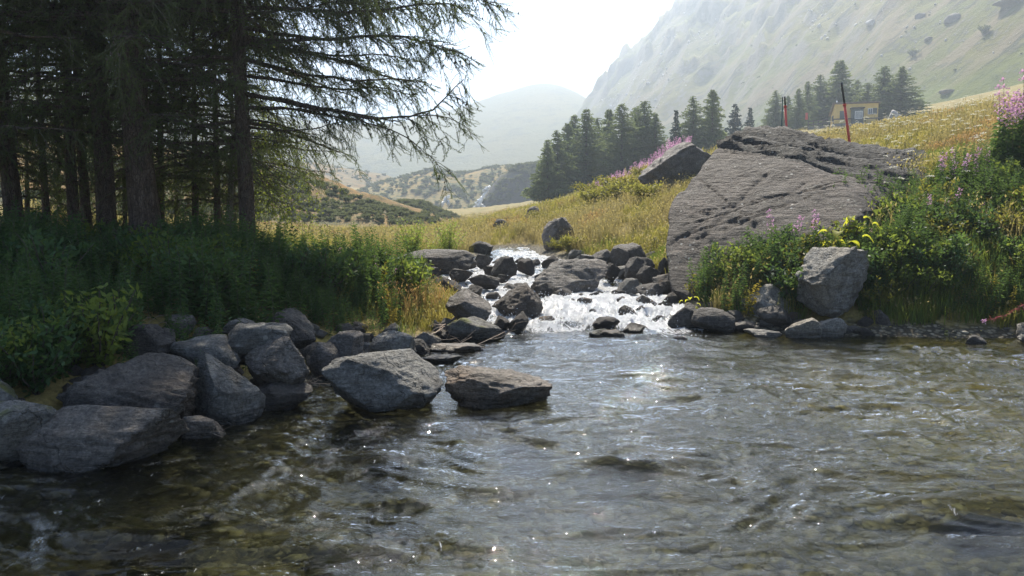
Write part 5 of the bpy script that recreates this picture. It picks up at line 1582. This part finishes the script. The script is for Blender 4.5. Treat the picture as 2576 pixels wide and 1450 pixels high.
# --- meadow grass (nobody could count it)
def grass():
    rg = np.random.default_rng(88)
    def sample(n, ylo, yhi, xa, xb):
        y = ylo * (yhi / ylo) ** rg.random(n)
        x = rg.uniform(xa, xb, n) * y
        return x, y
    x, y = sample(26000, 11.5, 34, -.62, .74)
    sd = shore(x, y)
    k = (sd > .55) & clear_of_rocks(x, y, .0)
    x, y = x[k], y[k]
    z = H(x, y)
    nz = fbm(xyz(x * .35, y * .35), 3, 210)
    gr = fbm(xyz(x * .8, y * .8, 5.0), 3, 211)
    idx = np.where(nz > .40, 5, np.where(nz > .05, rg.integers(0, 2, len(x)), rg.integers(2, 4, len(x))))
    idx = np.where((gr > .25) & (y < 22), 4, idx)
    idx = np.where((x < -2) & (y < 15), rg.integers(2, 5, len(x)), idx)
    idx = np.where((x > 4.8) & (y < 16.5), np.where(rg.random(len(x)) < .8, 4, 2), idx)
    sc = rg.uniform(.6, 1.15, len(x)) * np.where((x < 3.2) & (y < 18), .7, 1.0)
    o = scatter('meadow_grass', TUFTS, xyz(x, y, z - .02), np.stack([rg.normal(0, .15, len(x)), rg.normal(0, .15, len(x)), rg.uniform(0, 6.28, len(x))], -1), sc, 5, None, idx)
    o['label'] = 'dry golden and olive grass of the near meadow'
    x, y = sample(24000, 30, 125, -.5, .72)
    z = H(x, y)
    nz = fbm(xyz(x * .12, y * .12), 3, 212)
    idx = np.where(nz > .42, 3, np.where(nz > .08, 0, rg.integers(1, 3, len(x))))
    o = scatter('meadow_grass', FARTUFT, xyz(x, y, z - .03), np.stack([rg.normal(0, .15, len(x)), rg.normal(0, .15, len(x)), rg.uniform(0, 6.28, len(x))], -1), rg.uniform(.6, 1.1, len(x)), 6, None, idx)
    o['label'] = 'dry grass of the far meadow towards the cabin and the valley'
    # white umbels in the slope
    x, y = sample(420, 15, 42, .36, .72)
    o = scatter('white_flowers', UMBC, xyz(x, y, H(x, y)), np.stack([rg.normal(0, .1, len(x)), rg.normal(0, .1, len(x)), rg.uniform(0, 6.28, len(x))], -1), rg.uniform(.8, 1.4, len(x)), 7)
    o['label'] = 'white umbels dotted through the slope grass'
    # pink flowering band on the far rim of the meadow
    pc = template_collection('far_flowering_fireweed', [sp for _, sp in FWF])
    pts = []
    for _ in range(520):
        u = rg.random()
        a = 1478 + 255 * u; b = 486 - 100 * u ** .85
        Y = 44 - 8 * u + rg.uniform(-2, 2)
        q = P(a, b, Y)
        pts.append((q[0], Y, H1(q[0], Y) - .15))
    pts = np.array(pts)
    o = scatter('pink_flowers', pc, pts, np.stack([0 * pts[:, 0], 0 * pts[:, 0], rg.uniform(0, 6.28, len(pts))], -1), rg.uniform(.65, 1.05, len(pts)), 8)
    o['label'] = 'band of pink fireweed flowers along the far meadow rim'
grass()

# --- dry orange grass on the left point, green sedge tufts
ORT = [tuft(1300 + k, 60, .55, .10, .0035, ORAG, 40, None, .8) for k in range(3)]
GRT = [tuft(1310 + k, 60, .38, .09, .004, GRNG, 0, None, 1.0) for k in range(2)]
DRT = [tuft(1320 + k, 40, .7, .10, .004, DRYG, 26, None, .7) for k in range(2)]
def clump(name, me, px, py, Y, s, label, cat, group=None, k=0):
    x = P(px, py, Y)[0]
    o = obj(name, me, loc=(x, Y, H1(x, Y) - .02), rot=(0, 0, k * 1.3), scale=(s, s, s))
    return tag(o, label, cat, group)
for i, (a, b, Y, s, l) in enumerate([(1085, 800, 12.6, 1.0, 'orange dry grass clump on the tip of the left point'), (1050, 790, 12.4, 1.05, 'orange grass clump behind the block with the streaked face'), (1020, 800, 12.0, .95, 'orange-brown grass clump in the middle of the left point'), (985, 790, 12.0, .9, 'brown grass clump against the green weeds'), (1110, 790, 13.2, .9, 'orange grass clump beside the angular boulder'), (1060, 740, 13.6, .8, 'far orange grass clump above the shallows')]):
    clump('dry_grass_clump', ORT[i % 3], a, b, Y, s, l, 'grass clump', 'orange grass clumps on the left point', i)
for i, (a, b, Y, s, l) in enumerate([(2050, 800, 12.9, .9, 'green sedge tuft behind the white elongated stone'), (2010, 810, 12.7, .6, 'small green sedge tuft left of the white stone'), (1900, 740, 13.5, 1.1, 'drooping green sedge beside the pale humped boulder'), (1800, 770, 13.6, .8, 'bright green tuft at the foot of the giant boulder'), (2260, 830, 12.35, .7, 'bright green tuft on the gravel below the right stand'), (1000, 900, 9.9, .6, 'green tuft behind the big pool boulder'), (1020, 840, 11.0, .9, 'bright green tuft below the orange grass')]):
    clump('sedge_tuft', GRT[i % 2], a, b, Y, s, l, 'sedge', 'green sedge tufts by the water', i)
for i, (a, b, Y, s, l) in enumerate([(2205, 560, 14.0, 1.1, 'brown dock stalks at the right end of the giant boulder, left clump'), (2240, 560, 14.2, 1.2, 'brown dock stalks at the right end of the giant boulder, right clump'), (2290, 470, 15.2, 1.0, 'dry stalks on the boulder shoulder'), (2340, 470, 15.6, 1.0, 'dry stalks left of the wide pink clump'), (2470, 560, 13.9, 1.1, 'brown stalks under the lone pink fireweed'), (2430, 540, 14.1, 1.1, 'dry golden stalks inside the right stand'), (1880, 660, 14.0, .9, 'brown dry weed before the giant boulder face'), (1925, 690, 13.5, .9, 'brown dry weed above the pale humped boulder'), (1850, 700, 14.0, .8, 'yellowing weed at the lower left of the boulder face'), (2530, 430, 13.6, 1.2, 'golden grass stalks under the upper right pink clump'), (2560, 520, 13.2, 1.1, 'golden grass stalks at the right frame edge')]):
    clump('dry_stalks', DRT[i % 2], a, b, Y, s, l, 'dry stalks', 'brown dry stalks on the right bank', i)

# --- shrubs
WB = [leafy_bush(1400 + k, 1.5, .62, WILL, 24, 75, .075, .018) for k in range(2)]
for i, (a, b, t, Y, l) in enumerate([(1040, 655, 553, 19.7, 'light green willow shrub standing left on the long dark rock'), (1130, 640, 562, 20.3, 'smaller light green willow shrub standing right of the other'), (1092, 640, 600, 20.0, 'low willow sprout between the two willow shrubs')]):
    x = P(a, b, Y)[0]; z = H1(x, Y); top = P(a, t, Y)[2]
    bush('willow_shrub', WB[i % 2], (x, Y, z), (top - z) / 1.45, l, 'willow', 'willow shrubs beyond the shallows', i)
SB = [leafy_bush(1420 + k, .8, .7, SHRUB, 26, 60, .075, .026, .3) for k in range(3)]
for i, (a, b, Y, s, l) in enumerate([(1480, 480, 36, 1.2, 'yellow-green raspberry shrub at the left end of the slope thicket'), (1530, 470, 34, 1.2, 'raspberry shrub in the slope thicket, second from the left'), (1580, 455, 32, 1.15, 'raspberry shrub in the slope thicket below the pink flowers'), (1500, 505, 31, 1.3, 'low raspberry shrub at the bottom left of the slope thicket'), (1560, 490, 30, 1.4, 'raspberry shrub at the bottom of the slope thicket'), (1625, 480, 26, 1.2, 'raspberry shrub under the tilted slab'), (1650, 430, 30, 1.0, 'raspberry shrub above the tilted slab left end'), (1610, 425, 34, .9, 'raspberry shrub right below the pink flower band'),
        (1755, 350, 23.2, .9, 'golden shrub on the dark rock behind the tilted slab'), (1800, 370, 21.5, .8, 'yellowing shrub between tilted slab and giant boulder'), (1810, 330, 22.5, .6, 'small golden shrub above the giant boulder edge'), (1435, 610, 23, .9, 'dark green shrub at the foot of the pointed meadow boulder'), (1405, 580, 23.8, .6, 'small shrub growing on the pointed meadow boulder'), (1350, 545, 32, .8, 'small round shrub by the jagged meadow rock'), (2500, 470, 13.8, .9, 'dark green shrub under the pink flowers at the right'), (2560, 290, 14.5, 1.0, 'dark green shrub at the upper right frame edge')]):
    x = P(a, b, Y)[0]
    bush('shrub', SB[i % 3], (x, Y, H1(x, Y) - .05), s, l, 'shrub', 'shrubs on the meadow slope', i * 1.1)

def butterbur():
    rg = np.random.default_rng(61)
    for n_, (a, b, Y, s, l) in enumerate([(2125, 600, 13.35, 1.0, 'plant with broad yellow leaves beside the giant boulder'), (2090, 610, 13.5, .8, 'smaller plant with broad yellow-green leaves left of the yellow one'), (2160, 560, 13.7, .9, 'yellow-leaved plant behind the large angular boulder'), (1735, 770, 13.3, .45, 'little yellow-leaved plant between the wet stones by the rapids')]):
        x = P(a, b, Y)[0]
        base = np.array([x, Y, H1(x, Y)])
        root = empty('broadleaf_plant', base)
        root.scale = (s, s, s)
        tag(root, l, 'plant', 'broad yellow-leaved plants')
        for k in range(13):
            az = rg.uniform(0, 6.28); rr = rg.uniform(.05, .28); h = rg.uniform(.25, .85)
            d = np.array([math.cos(az), math.sin(az), 0])
            tip = d * rr + np.array([0, 0, h])
            m = MB()
            m.tube([(0, 0, 0), tip * .5 + d * .02, tip], [.005, .004, .003], 4, 1, False)
            L = rg.uniform(.12, .2); w = np.array([-d[1], d[0], 0])
            t = np.linspace(0, 1, 6)
            Vv = []
            for q in t:
                c = tip + d * L * q + np.array([0, 0, .04 * math.sin(q * 3) - .10 * q * q * L / .15])
                ww = L * .55 * math.sin(math.pi * min(1, q * .85 + .12)) ** .8
                Vv += [c - w * ww + np.array([0, 0, .03]), c, c + w * ww + np.array([0, 0, .03])]
            ff = []
            for q in range(5):
                for e in range(2): ff.append((q*3+e, q*3+e+1, q*3+e+4, q*3+e+3))
            m.add(Vv, ff, 0)
            obj('leaf', m.mesh('leaf', [BUTT, GRNG]), root)
butterbur()

# --- red bent seed head at the right edge, dead twigs, hanging roots
def bent_seedhead():
    rg = np.random.default_rng(62)
    a = [np.array([8.75, 12.5, H1(8.75, 12.5) - .05]), P(2715, 672, 11.9), P(2640, 720, 11.75), P(2580, 765, 11.65), P(2530, 793, 11.6), P(2475, 808, 11.55)]
    base = a[0]
    b = MB(); b.tube(np.array(a) - base, [.007, .006, .005, .004, .003, .002], 4)
    root = obj('fireweed_seedhead', b.mesh('stalk', REDP), loc=base)
    tag(root, 'red fireweed seed head bending over the water at the right frame edge', 'fireweed')
    V = []; A = np.array(a) - base
    for k in range(130):
        u = 1.4 + rg.uniform(0, .89) * 4; i = min(int(u), 4)
        c = A[i] + (A[i + 1] - A[i]) * (u - i)
        t = A[i + 1] - A[i]; t /= np.linalg.norm(t)
        V.append(leaf_quad(c, t * 1.0 + rg.normal(0, .45, 3), rg.normal(size=3), rg.uniform(.06, .10), .0028))
    V = np.array(V).reshape(-1, 3)
    o = obj('seed_pods', make_mesh('seed_pods', V, np.arange(len(V)).reshape(-1, 4), REDP, False), root); o['kind'] = 'stuff'
    V = np.array([leaf_quad(A[5] + rg.normal(0, .02, 3), rg.normal(size=3), rg.normal(size=3), .03, .012) for _ in range(16)]).reshape(-1, 3)
    obj('flower', make_mesh('flower', V, np.arange(len(V)).reshape(-1, 4), PINK, False), root)
bent_seedhead()
DEAD = plain_mat('dead_wood', (.24, .19, .15), .9, .3, 30)
def dead_branch(name, pts, r, seed, n, L, label, droop=.2, mat=DEAD):
    rg = np.random.default_rng(seed)
    base = np.array(pts[0])
    b = MB()
    def grow(q, r, depth):
        q = np.array(q)
        b.tube(q, np.linspace(r, r * .35, len(q)), 5 if depth == 0 else 4, 0, True)
        if depth >= 2: return
        d0 = q[-1] - q[0]; Lq = np.linalg.norm(d0)
        for _ in range(n if depth == 0 else 3):
            i = int(rg.integers(0, len(q) - 1)); c = q[i] + (q[i + 1] - q[i]) * rg.random()
            d = d0 / Lq + rg.normal(0, .75, 3); d[2] = d[2] * .6 - droop * rg.random(); d /= np.linalg.norm(d)
            l = L * rg.uniform(.35, 1) * (.6 if depth else 1)
            g = np.linspace(0, 1, 6)[:, None]
            side = rg.normal(0, .25, 3)
            grow(c + d * l * g + side * l * g ** 2 * .8, r * .5, depth + 1)
    grow(np.array(pts) - base, r, 0)
    o = obj(name, b.mesh(name, mat), loc=base)
    return tag(o, label, 'branch')
dead_branch('dead_branch', [P(1160, 785, 12.3), P(1130, 815, 12.0), P(1095, 838, 11.6), P(1060, 850, 11.2)], .022, 71, 9, .75, 'bare grey branch with tangled twigs lying at the pool head')
dead_branch('dead_branch', [P(1060, 860, 11.0), P(1130, 878, 10.7), P(1200, 868, 10.9), P(1270, 835, 11.6)], .012, 72, 7, .55, 'thin curved twig reaching over the water at the pool head', -.1)
dead_branch('dead_branch', [P(640, 985, 7.8), P(700, 968, 8.0), P(760, 964, 8.1), P(835, 966, 8.2)], .008, 73, 4, .3, 'thin stick lying across the low wet slab')
dead_branch('dead_branch', [P(455, 1050, 6.5), P(480, 1078, 6.35), P(520, 1085, 6.3), P(560, 1100, 6.2)], .005, 74, 4, .25, 'little dry twig beside the reddish brown block')
def hanging_stalks():
    rg = np.random.default_rng(75)
    base = P(370, 800, 8.4)
    b = MB()
    for k in range(34):
        c = P(rg.uniform(310, 440), rg.uniform(790, 830), 8.3 + rg.uniform(-.1, .5)) - base
        l = rg.uniform(.25, .6); g = np.linspace(0, 1, 6)[:, None]
        d = np.array([rg.normal(0, .6), -.55, .25])
        p = c + d * l * g + np.array([0, 0, -1.0]) * l * 1.1 * g ** 2
        b.tube(p, np.linspace(.0035, .002, 6), 3, 0, False)
    o = obj('dry_stalks', b.mesh('dry_stalks', DEAD), loc=base)
    tag(o, 'tangle of dry stalks drooping over the dark slabs on the left bank', 'dry stalks')
hanging_stalks()
# ------------------------------------------------------------------ cabin, fence, marker poles
YEL = plain_mat('yellow_render', (.68, .47, .15), .85, .08, 2)
ROOF = plain_mat('brown_roof', (.16, .13, .10), .8, .15, 3)
GREENP = plain_mat('dark_green_paint', (.05, .065, .06), .5, .1)
WHITEP = plain_mat('white_paint', (.78, .77, .74), .5, .04)
WOODD = plain_mat('dark_timber', (.06, .05, .042), .85, .2)
GLASS = plain_mat('window_glass', (.05, .06, .07), .15, .1)
STONEW = rock_mat('stone_wall', (.12, .12, .11), (.2, .19, .18), (.3, .29, .27), None, .2, False)
RED = plain_mat('red_paint', (.50, .06, .04), .5, .2, 30)
BLACKP = plain_mat('black_band', (.02, .022, .022), .5, .1)
GREENM = plain_mat('green_metal_pole', (.02, .06, .045), .5, .2)

def cabin():
    Yc = 121.0
    o0 = P(2098, 322, Yc)
    z = H1(o0[0], Yc) + .9
    base = np.array([o0[0], Yc, z])
    root = empty('cabin', base, R(-14))
    tag(root, 'small yellow cabin with dark shutters under the larches on the slope', 'cabin')
    W, D, h0, h1 = 6.1, 3.6, 2.0, 3.1
    b = MB()
    # mono-pitch gable: low at the left front, high at the back
    v = [(0, 0, -2.2), (W, 0, -2.2), (W, D, -2.2), (0, D, -2.2), (0, 0, 2.75), (W, 0, 2.75), (W, D, 1.55), (0, D, 1.55)]
    b.add(v, [(0, 3, 2, 1), (0, 1, 5, 4), (1, 2, 6, 5), (2, 3, 7, 6), (3, 0, 4, 7)])
    obj('wall', b.mesh('wall', YEL, False), root)
    b = MB()
    e = .3
    b.add([(-e, -e, 2.86), (W + e, -e, 2.86), (W + e, D + e, 1.47), (-e, D + e, 1.47), (-e, -e, 3.0), (W + e, -e, 3.0), (W + e, D + e, 1.61), (-e, D + e, 1.61)],
          [(0, 3, 2, 1), (4, 5, 6, 7), (0, 1, 5, 4), (1, 2, 6, 5), (2, 3, 7, 6), (3, 0, 4, 7)])
    rf = obj('roof', b.mesh('roof', ROOF, False), root)
    b = MB(); b.tube([(.35, .5, 2.6), (.35, .5, 3.35)], [.09, .09], 8); obj('flue', b.mesh('flue', WHITEP), rf)
    def window(x0, x1, z0, z1, y=-.03, bars=0, side=False):
        def bx(a, bb):
            q = MB()
            if side: q.box((-a[1] * 0 + y - .02 + a[1], a[0], a[2]), (y - .02 + bb[1], bb[0], bb[2]))
            else: q.box((a[0], y + a[1], a[2]), (bb[0], y + bb[1], bb[2]))
            return q
        f = obj('window', bx((x0, -.02, z0), (x1, .02, z1)).mesh('window', GLASS, False), root)
        t = .07
        for (a0, a1, c0, c1) in ((x0 - t, x1 + t, z1, z1 + t), (x0 - t, x1 + t, z0 - t, z0), (x0 - t, x0, z0, z1), (x1, x1 + t, z0, z1)):
            obj('frame', bx((a0, -.06, c0), (a1, .025, c1)).mesh('frame', WHITEP, False), f)
        for k in range(bars):
            xx = x0 + (k + 1) * (x1 - x0) / (bars + 1)
            obj('bar', bx((xx - .02, -.05, z0), (xx + .02, -.025, z1)).mesh('bar', WHITEP, False), f)
        return f
    b = MB(); b.box((.75, -.08, .6), (1.45, -.004, 1.75)); obj('shutter', b.mesh('shutter', GREENP, False), root)
    window(4.75, 5.25, 1.2, 1.95, bars=1)
    b = MB(); b.box((5.36, -.08, 1.1), (5.95, -.004, 2.05)); obj('shutter', b.mesh('shutter', GREENP, False), root)
    # dark porch box with the white barred window
    p = MB(); p.box((2.3, -1.2, -1.5), (3.9, -.01, 1.95))
    porch = obj('porch', p.mesh('porch', GREENP, False), root)
    p = MB(); p.box((2.15, -1.4, 1.95), (4.05, .0, 2.07)); obj('porch_roof', p.mesh('porch_roof', WOODD, False), porch)
    window(2.75, 3.65, .45, 1.45, -1.24, 7)
    # gable shutters
    for y0 in (.8, 1.7):
        b = MB(); b.box((-.08, y0, .35), (-.004, y0 + .5, 1.2)); obj('shutter', b.mesh('shutter', GREENP, False), root)
    b = MB(); b.box((-.5, -2.0, -2.0), (7.2, -.9, -.32)); obj('terrace', b.mesh('terrace', STONEW, False), root)
    b = MB()
    b.box((-.4, -1.95, .25), (2.2, -1.87, .42)); obj('railing', b.mesh('railing', WOODD, False), root)
    b = MB(); b.box((3.95, -1.95, .25), (7.2, -1.87, .42)); obj('railing', b.mesh('railing', WOODD, False), root)
    for xx in (-.36, 2.1, 4.0, 5.6, 7.1):
        b = MB(); b.box((xx - .05, -1.96, -.4), (xx + .05, -1.86, .42)); obj('railing_post', b.mesh('railing_post', WOODD, False), root)
cabin()

def fence():
    Yc = 119.0
    a = P(2034, 322, Yc); b_ = P(2082, 316, Yc)
    base = np.array([a[0], Yc, H1(a[0], Yc)])
    root = empty('wooden_fence', base)
    tag(root, 'dark wooden rail fence on a stone footing left of the cabin', 'fence')
    n = 5
    L = b_[0] - a[0]
    zt = a[2] - base[2]
    for k in range(n):
        x = L * k / (n - 1)
        z = H1(a[0] + x, Yc) - base[2]
        q = MB(); q.box((x - .05, -.05, z - .2), (x + .05, .05, z + 1.35)); obj('post', q.mesh('post', WOODD, False), root)
    for h in (.75, 1.2):
        q = MB(); z0, z1 = 0, H1(a[0] + L, Yc) - base[2]
        q.add([(0, -.09, z0 + h), (L, -.09, z1 + h), (L, -.055, z1 + h), (0, -.055, z0 + h), (0, -.09, z0 + h + .16), (L, -.09, z1 + h + .16), (L, -.055, z1 + h + .16), (0, -.055, z0 + h + .16)],
              [(0, 3, 2, 1), (4, 5, 6, 7), (0, 1, 5, 4), (1, 2, 6, 5), (2, 3, 7, 6), (3, 0, 4, 7)])
        obj('rail', q.mesh('rail', WOODD, False), root)
    q = MB(); q.box((-.2, -.35, -1.0), (L + .2, -.1, .55)); obj('footing', q.mesh('footing', STONEW, False), root)
    # flag
    f0 = P(2032, 320, Yc - 1)
    zb = H1(f0[0], Yc - 1)
    r2 = empty('flag', (f0[0], Yc - 1, zb)); tag(r2, 'small red flag on a pole at the left end of the fence', 'flag')
    hh = P(2032, 284, Yc - 1)[2] - zb
    q = MB(); q.tube([(0, 0, -.1), (0, 0, hh)], [.04, .03], 6); obj('flagpole', q.mesh('flagpole', WOODD), r2)
    V = []; ff = []
    for i in range(5):
        for j in range(4): V.append((-.02 - .13 * j, .05 * math.sin(j * 1.3 + i), hh - .25 * i))
    for i in range(4):
        for j in range(3): ff.append((i*4+j, i*4+j+1, i*4+j+5, i*4+j+4))
    obj('cloth', make_mesh('cloth', V, ff, RED), r2)
fence()

def pole(px0, py0, px1, py1, Y, r, body, cap, label, capf=.27, head=True):
    t = P(px0, py0, Y); b0 = P(px1, py1, Y)
    g = H1(b0[0], Y)
    d = (t - b0) / (t[2] - b0[2])
    foot = b0 + d * (min(g, b0[2]) - b0[2] - .15)
    root = empty('marker_pole', (foot[0], foot[1], foot[2]))
    tag(root, label, 'pole', 'snow marker poles')
    L = t - foot
    b = MB(); b.tube([(0, 0, 0), L * .5, L * (1 - capf)], [r, r, r], 12); sh = obj('shaft', b.mesh('shaft', body), root)
    if cap:
        b = MB(); b.tube([L * (1 - capf - .01), L * (1 - capf + .012)], [r * 1.35, r * 1.35], 12); obj('collar', b.mesh('collar', body), root)
        b = MB(); b.tube([L * (1 - capf), L * .985, L], [r * .78, r * .78, r * .9], 12); obj('tip', b.mesh('tip', cap), root)
pole(2117, 208, 2138, 365, 21.5, .034, RED, BLACKP, 'leaning red snow pole with a black tip in the meadow, right of the others', .24)
pole(1974, 243, 1979, 332, 25.5, .036, RED, BLACKP, 'red snow pole with a black tip behind the giant boulder', .13)
pole(1969, 244, 1966, 330, 26.5, .022, GREENM, BLACKP, 'thin dark green pole just left of the red one behind the boulder', .05)

# ------------------------------------------------------------------ waterfall and small things in the valley
def waterfall():
    m = NT('falling_water')
    p = m.pos()
    n = m.noise(m.scale(p, (1.0, 1.0, .4)), 1.4, 5, .7)
    d = m.bsdf(m.mix(n, (.75, .78, .8), (.92, .93, .95)), .3, m.bump(n, 1, .3))
    t = m.n('ShaderNodeBsdfTranslucent', ins={'Color': (.85, .88, .92, 1)}).outputs[0]
    mat = m.done(m.n('ShaderNodeMixShader', ins={0: .45, 1: d, 2: t}).outputs[0])
    Y = 214.0
    rg = np.random.default_rng(90)
    for li, (label, strands) in enumerate([('white waterfall tumbling down beside the dark rock knoll', [[(1231, 468), (1226, 478), (1220, 488), (1212, 500), (1207, 512), (1203, 522), (1199, 533)], [(1222, 484), (1216, 495), (1206, 503), (1198, 512)], [(1207, 512), (1215, 520), (1222, 524), (1230, 532)], [(1203, 514), (1196, 520), (1190, 531)], [(1228, 473), (1222, 476), (1216, 482)]]),
                                           ('small distant waterfall left of the main one', [[(1127, 494), (1121, 500), (1118, 508), (1112, 514)], [(1121, 502), (1126, 508), (1128, 515)]])]):
        base = P(*strands[0][-1], Y)
        b = MB()
        for s in strands:
            q = np.array([P(a, c, Y - .6 * i) for i, (a, c) in enumerate(s)])
            t = np.linspace(0, 1, 26)
            q = np.stack([np.interp(t, np.linspace(0, 1, len(q)), q[:, k]) for k in range(3)], -1)
            q[:, 0] += rg.normal(0, .16, 26)
            b.tube(q - base, .30 + .28 * rg.random(26), 6)
        o = obj('waterfall', b.mesh('waterfall', mat), loc=base)
        tag(o, kind='structure')
waterfall()

def mountain_details():
    X, Y, Z = MS
    rg = np.random.default_rng(95)
    pxx, pyy = px_of(X, Y, Z)
    ok = (pxx > 1300) & (pxx < 2620) & (pyy > -40) & (pyy < 420) & (Z > land(X, Y) + 1)
    I = np.argwhere(ok)
    def pts(n, dens=None):
        k = I[rg.integers(0, len(I), n)]
        j = np.minimum(k + 1, np.array(X.shape) - 1)
        u = rg.random(n)[:, None]
        a = np.stack([X[k[:, 0], k[:, 1]], Y[k[:, 0], k[:, 1]], Z[k[:, 0], k[:, 1]]], -1)
        c = np.stack([X[j[:, 0], j[:, 1]], Y[j[:, 0], j[:, 1]], Z[j[:, 0], j[:, 1]]], -1)
        return a + (c - a) * u
    p = pts(2600)
    f = fbm(p * np.array([.02, .012, .02]), 4, 97)
    p = p[f > -.02]
    cl = template_collection('scree_blocks', [make_mesh('scree_%d' % k, q, fc, WHITE) for k, (q, fc) in enumerate([rock_shape(420 + k, 1, cuts=4) for k in range(4)])])
    n = len(p)
    s = (.16 + .6 * rg.random(n) ** 5) * (p[:, 1] / 330)
    o = scatter('scree', cl, p + np.array([0, 0, .1]), rg.uniform(0, 6.28, (n, 3)), np.stack([s * 1.4, s, s * .8], -1), 9)
    o['label'] = 'pale stones scattered over the mountainside'
    sb = template_collection('scrub_shapes', [leafy_bush(1500 + k, 1.0, .9, SCRUBM, 14, 34, .26, .07, .3)[1] for k in range(3)])
    p = pts(420)
    f = fbm(p * np.array([.025, .015, .025]) + 30, 4, 98)
    p = p[f > .05]
    n = len(p)
    o = scatter('scrub', sb, p, np.stack([np.zeros(n), np.zeros(n), rg.uniform(0, 6.28, n)], -1), rg.uniform(.35, .9, n), 10)
    o['label'] = 'low bushes on the mountainside'
    # shrubs on the valley hills
    q = []
    for nm, V in HILLS:
        m = V.reshape(-1, 3)
        a, b = px_of(m[:, 0], m[:, 1], m[:, 2])
        k = (a > -40) & (a < 1700) & (b > 380) & (b < 620)
        m = m[k]
        if not len(m): continue
        c = m[rg.integers(0, len(m), 7000 if m[:, 1].mean() < 160 else 3000)] + rg.normal(0, .25, (7000 if m[:, 1].mean() < 160 else 3000, 3)) * np.array([1, 1, .0])
        f = fbm(c * np.array([.09, .09, .09]), 4, 99)
        q.append(c[f > (.06 if m[:, 1].mean() < 160 else -.16)])
    p = np.concatenate(q); n = len(p)
    o = scatter('scrub', sb, p, np.stack([np.zeros(n), np.zeros(n), rg.uniform(0, 6.28, n)], -1), rg.uniform(.25, .8, n) * np.clip(p[:, 1] / 110, .8, 2.0), 11)
    o['label'] = 'low alder scrub on the valley hills'
    # single crags and bushes that stand out on the slope
    flat = np.stack([pxx, pyy], -1)
    def place(a, b):
        d = (pxx - a) ** 2 + (pyy - b) ** 2 + np.where(ok, 0, 1e9)
        i = np.unravel_index(np.argmin(d), d.shape)
        return np.array([X[i], Y[i], Z[i]])
    for i, (a, b, w, h, mt, l) in enumerate([(2398, 48, 42, 30, GREY, 'large crag standing out high on the right slope'), (2545, 12, 70, 30, GREY, 'pale slab crag at the upper right corner'), (2318, 42, 24, 22, GREY, 'small crag left of the large one on the slope'), (2340, 100, 20, 14, GREY, 'little outcrop below the large crag'), (2190, 62, 26, 16, WHITE, 'bright outcrop high on the slope above the cabin'), (1888, 265, 60, 26, GREY, 'low outcrop behind the blue-green spruces'), (2380, 225, 40, 10, BROWN, 'flat reddish outcrop in the green pasture'), (2120, 60, 20, 12, GREY, 'grey block on the slope above the tallest larch')]):
        c = place(a, b)
        k = c[1] / F
        pz, fc = rock_shape(430 + i, 3, cuts=8, rough=.16)
        o = obj('crag', make_mesh('crag', pz * np.array([w * k / 2, w * k / 2, h * k / 2]), fc, mt), loc=c)
        tag(o, l, 'crag', 'crags on the mountainside')
    for i, (a, b, s, l) in enumerate([(2478, 85, 3.4, 'round bush on the right slope below the pale slab crag'), (2300, 140, 3.0, 'bush on the slope left of the round one'), (2360, 130, 2.2, 'smaller bush on the slope above the pasture')]):
        c = place(a, b)
        me = leafy_bush(1520 + i, 1.0, .8, SCRUBM, 18, 60, .12, .04, .3)
        bush('slope_bush', me, c, s, l, 'bush', 'bushes on the mountainside', i)
    for i, (a, b, l) in enumerate([(1342, 372, 'tiny lone larch on the foot of the spur, left'), (1368, 362, 'tiny lone larch on the foot of the spur, right'), (1410, 300, 'tiny larch higher on the spur edge')]):
        c = place(a, b)
        t, cr = CON[i]
        root = empty('larch_tree', c); root.scale = (.7, .7, .7)
        tag(root, l, 'larch', 'lone larches on the spur')
        obj('trunk', t, root); obj('crown', cr, root)
mountain_details()

# spray and foam droplets thrown up by the rapids
def spray():
    v, f = icos(1)
    m = NT('water_drop'); 
    mat = m.done(m.bsdf((.9, .92, .95), .1))
    cl = template_collection('drop_shapes', [make_mesh('drop', v, f, mat)])
    rg = np.random.default_rng(96)
    n = 2600
    x = rg.uniform(-.3, 2.7, n); y = rg.choice([12.9, 13.4, 13.9, 14.4, 16.5, 19], n, p=[.25, .25, .2, .15, .1, .05]) + rg.normal(0, .3, n)
    sd = shore(x, y)
    k = sd < -.1
    x, y = x[k], y[k]
    z0, st = water_z(x, y)
    z = z0 + rg.exponential(.045, len(x))
    s = rg.uniform(.003, .009, len(x))
    o = scatter('water_spray', cl, xyz(x, y, z), np.zeros((len(x), 3)), s, 12)
    o['label'] = 'drops of spray above the rapids'
spray()
# ------------------------------------------------------------------ haze
def build_haze():
    m = NT('mountain_haze')
    v = m.n('ShaderNodeVolumePrincipled')
    v.inputs['Color'].default_value = (0.74, 0.86, 1.0, 1)
    v.inputs['Density'].default_value = 0.0011
    v.inputs['Anisotropy'].default_value = 0.6
    m.done(vol=v.outputs[0])
    b = MB()
    b.box((-2000, -150, -4), (2000, 1500, 242))
    tag(obj('haze', b.mesh('haze', m.mat, smooth=False)), kind='stuff')
build_haze()
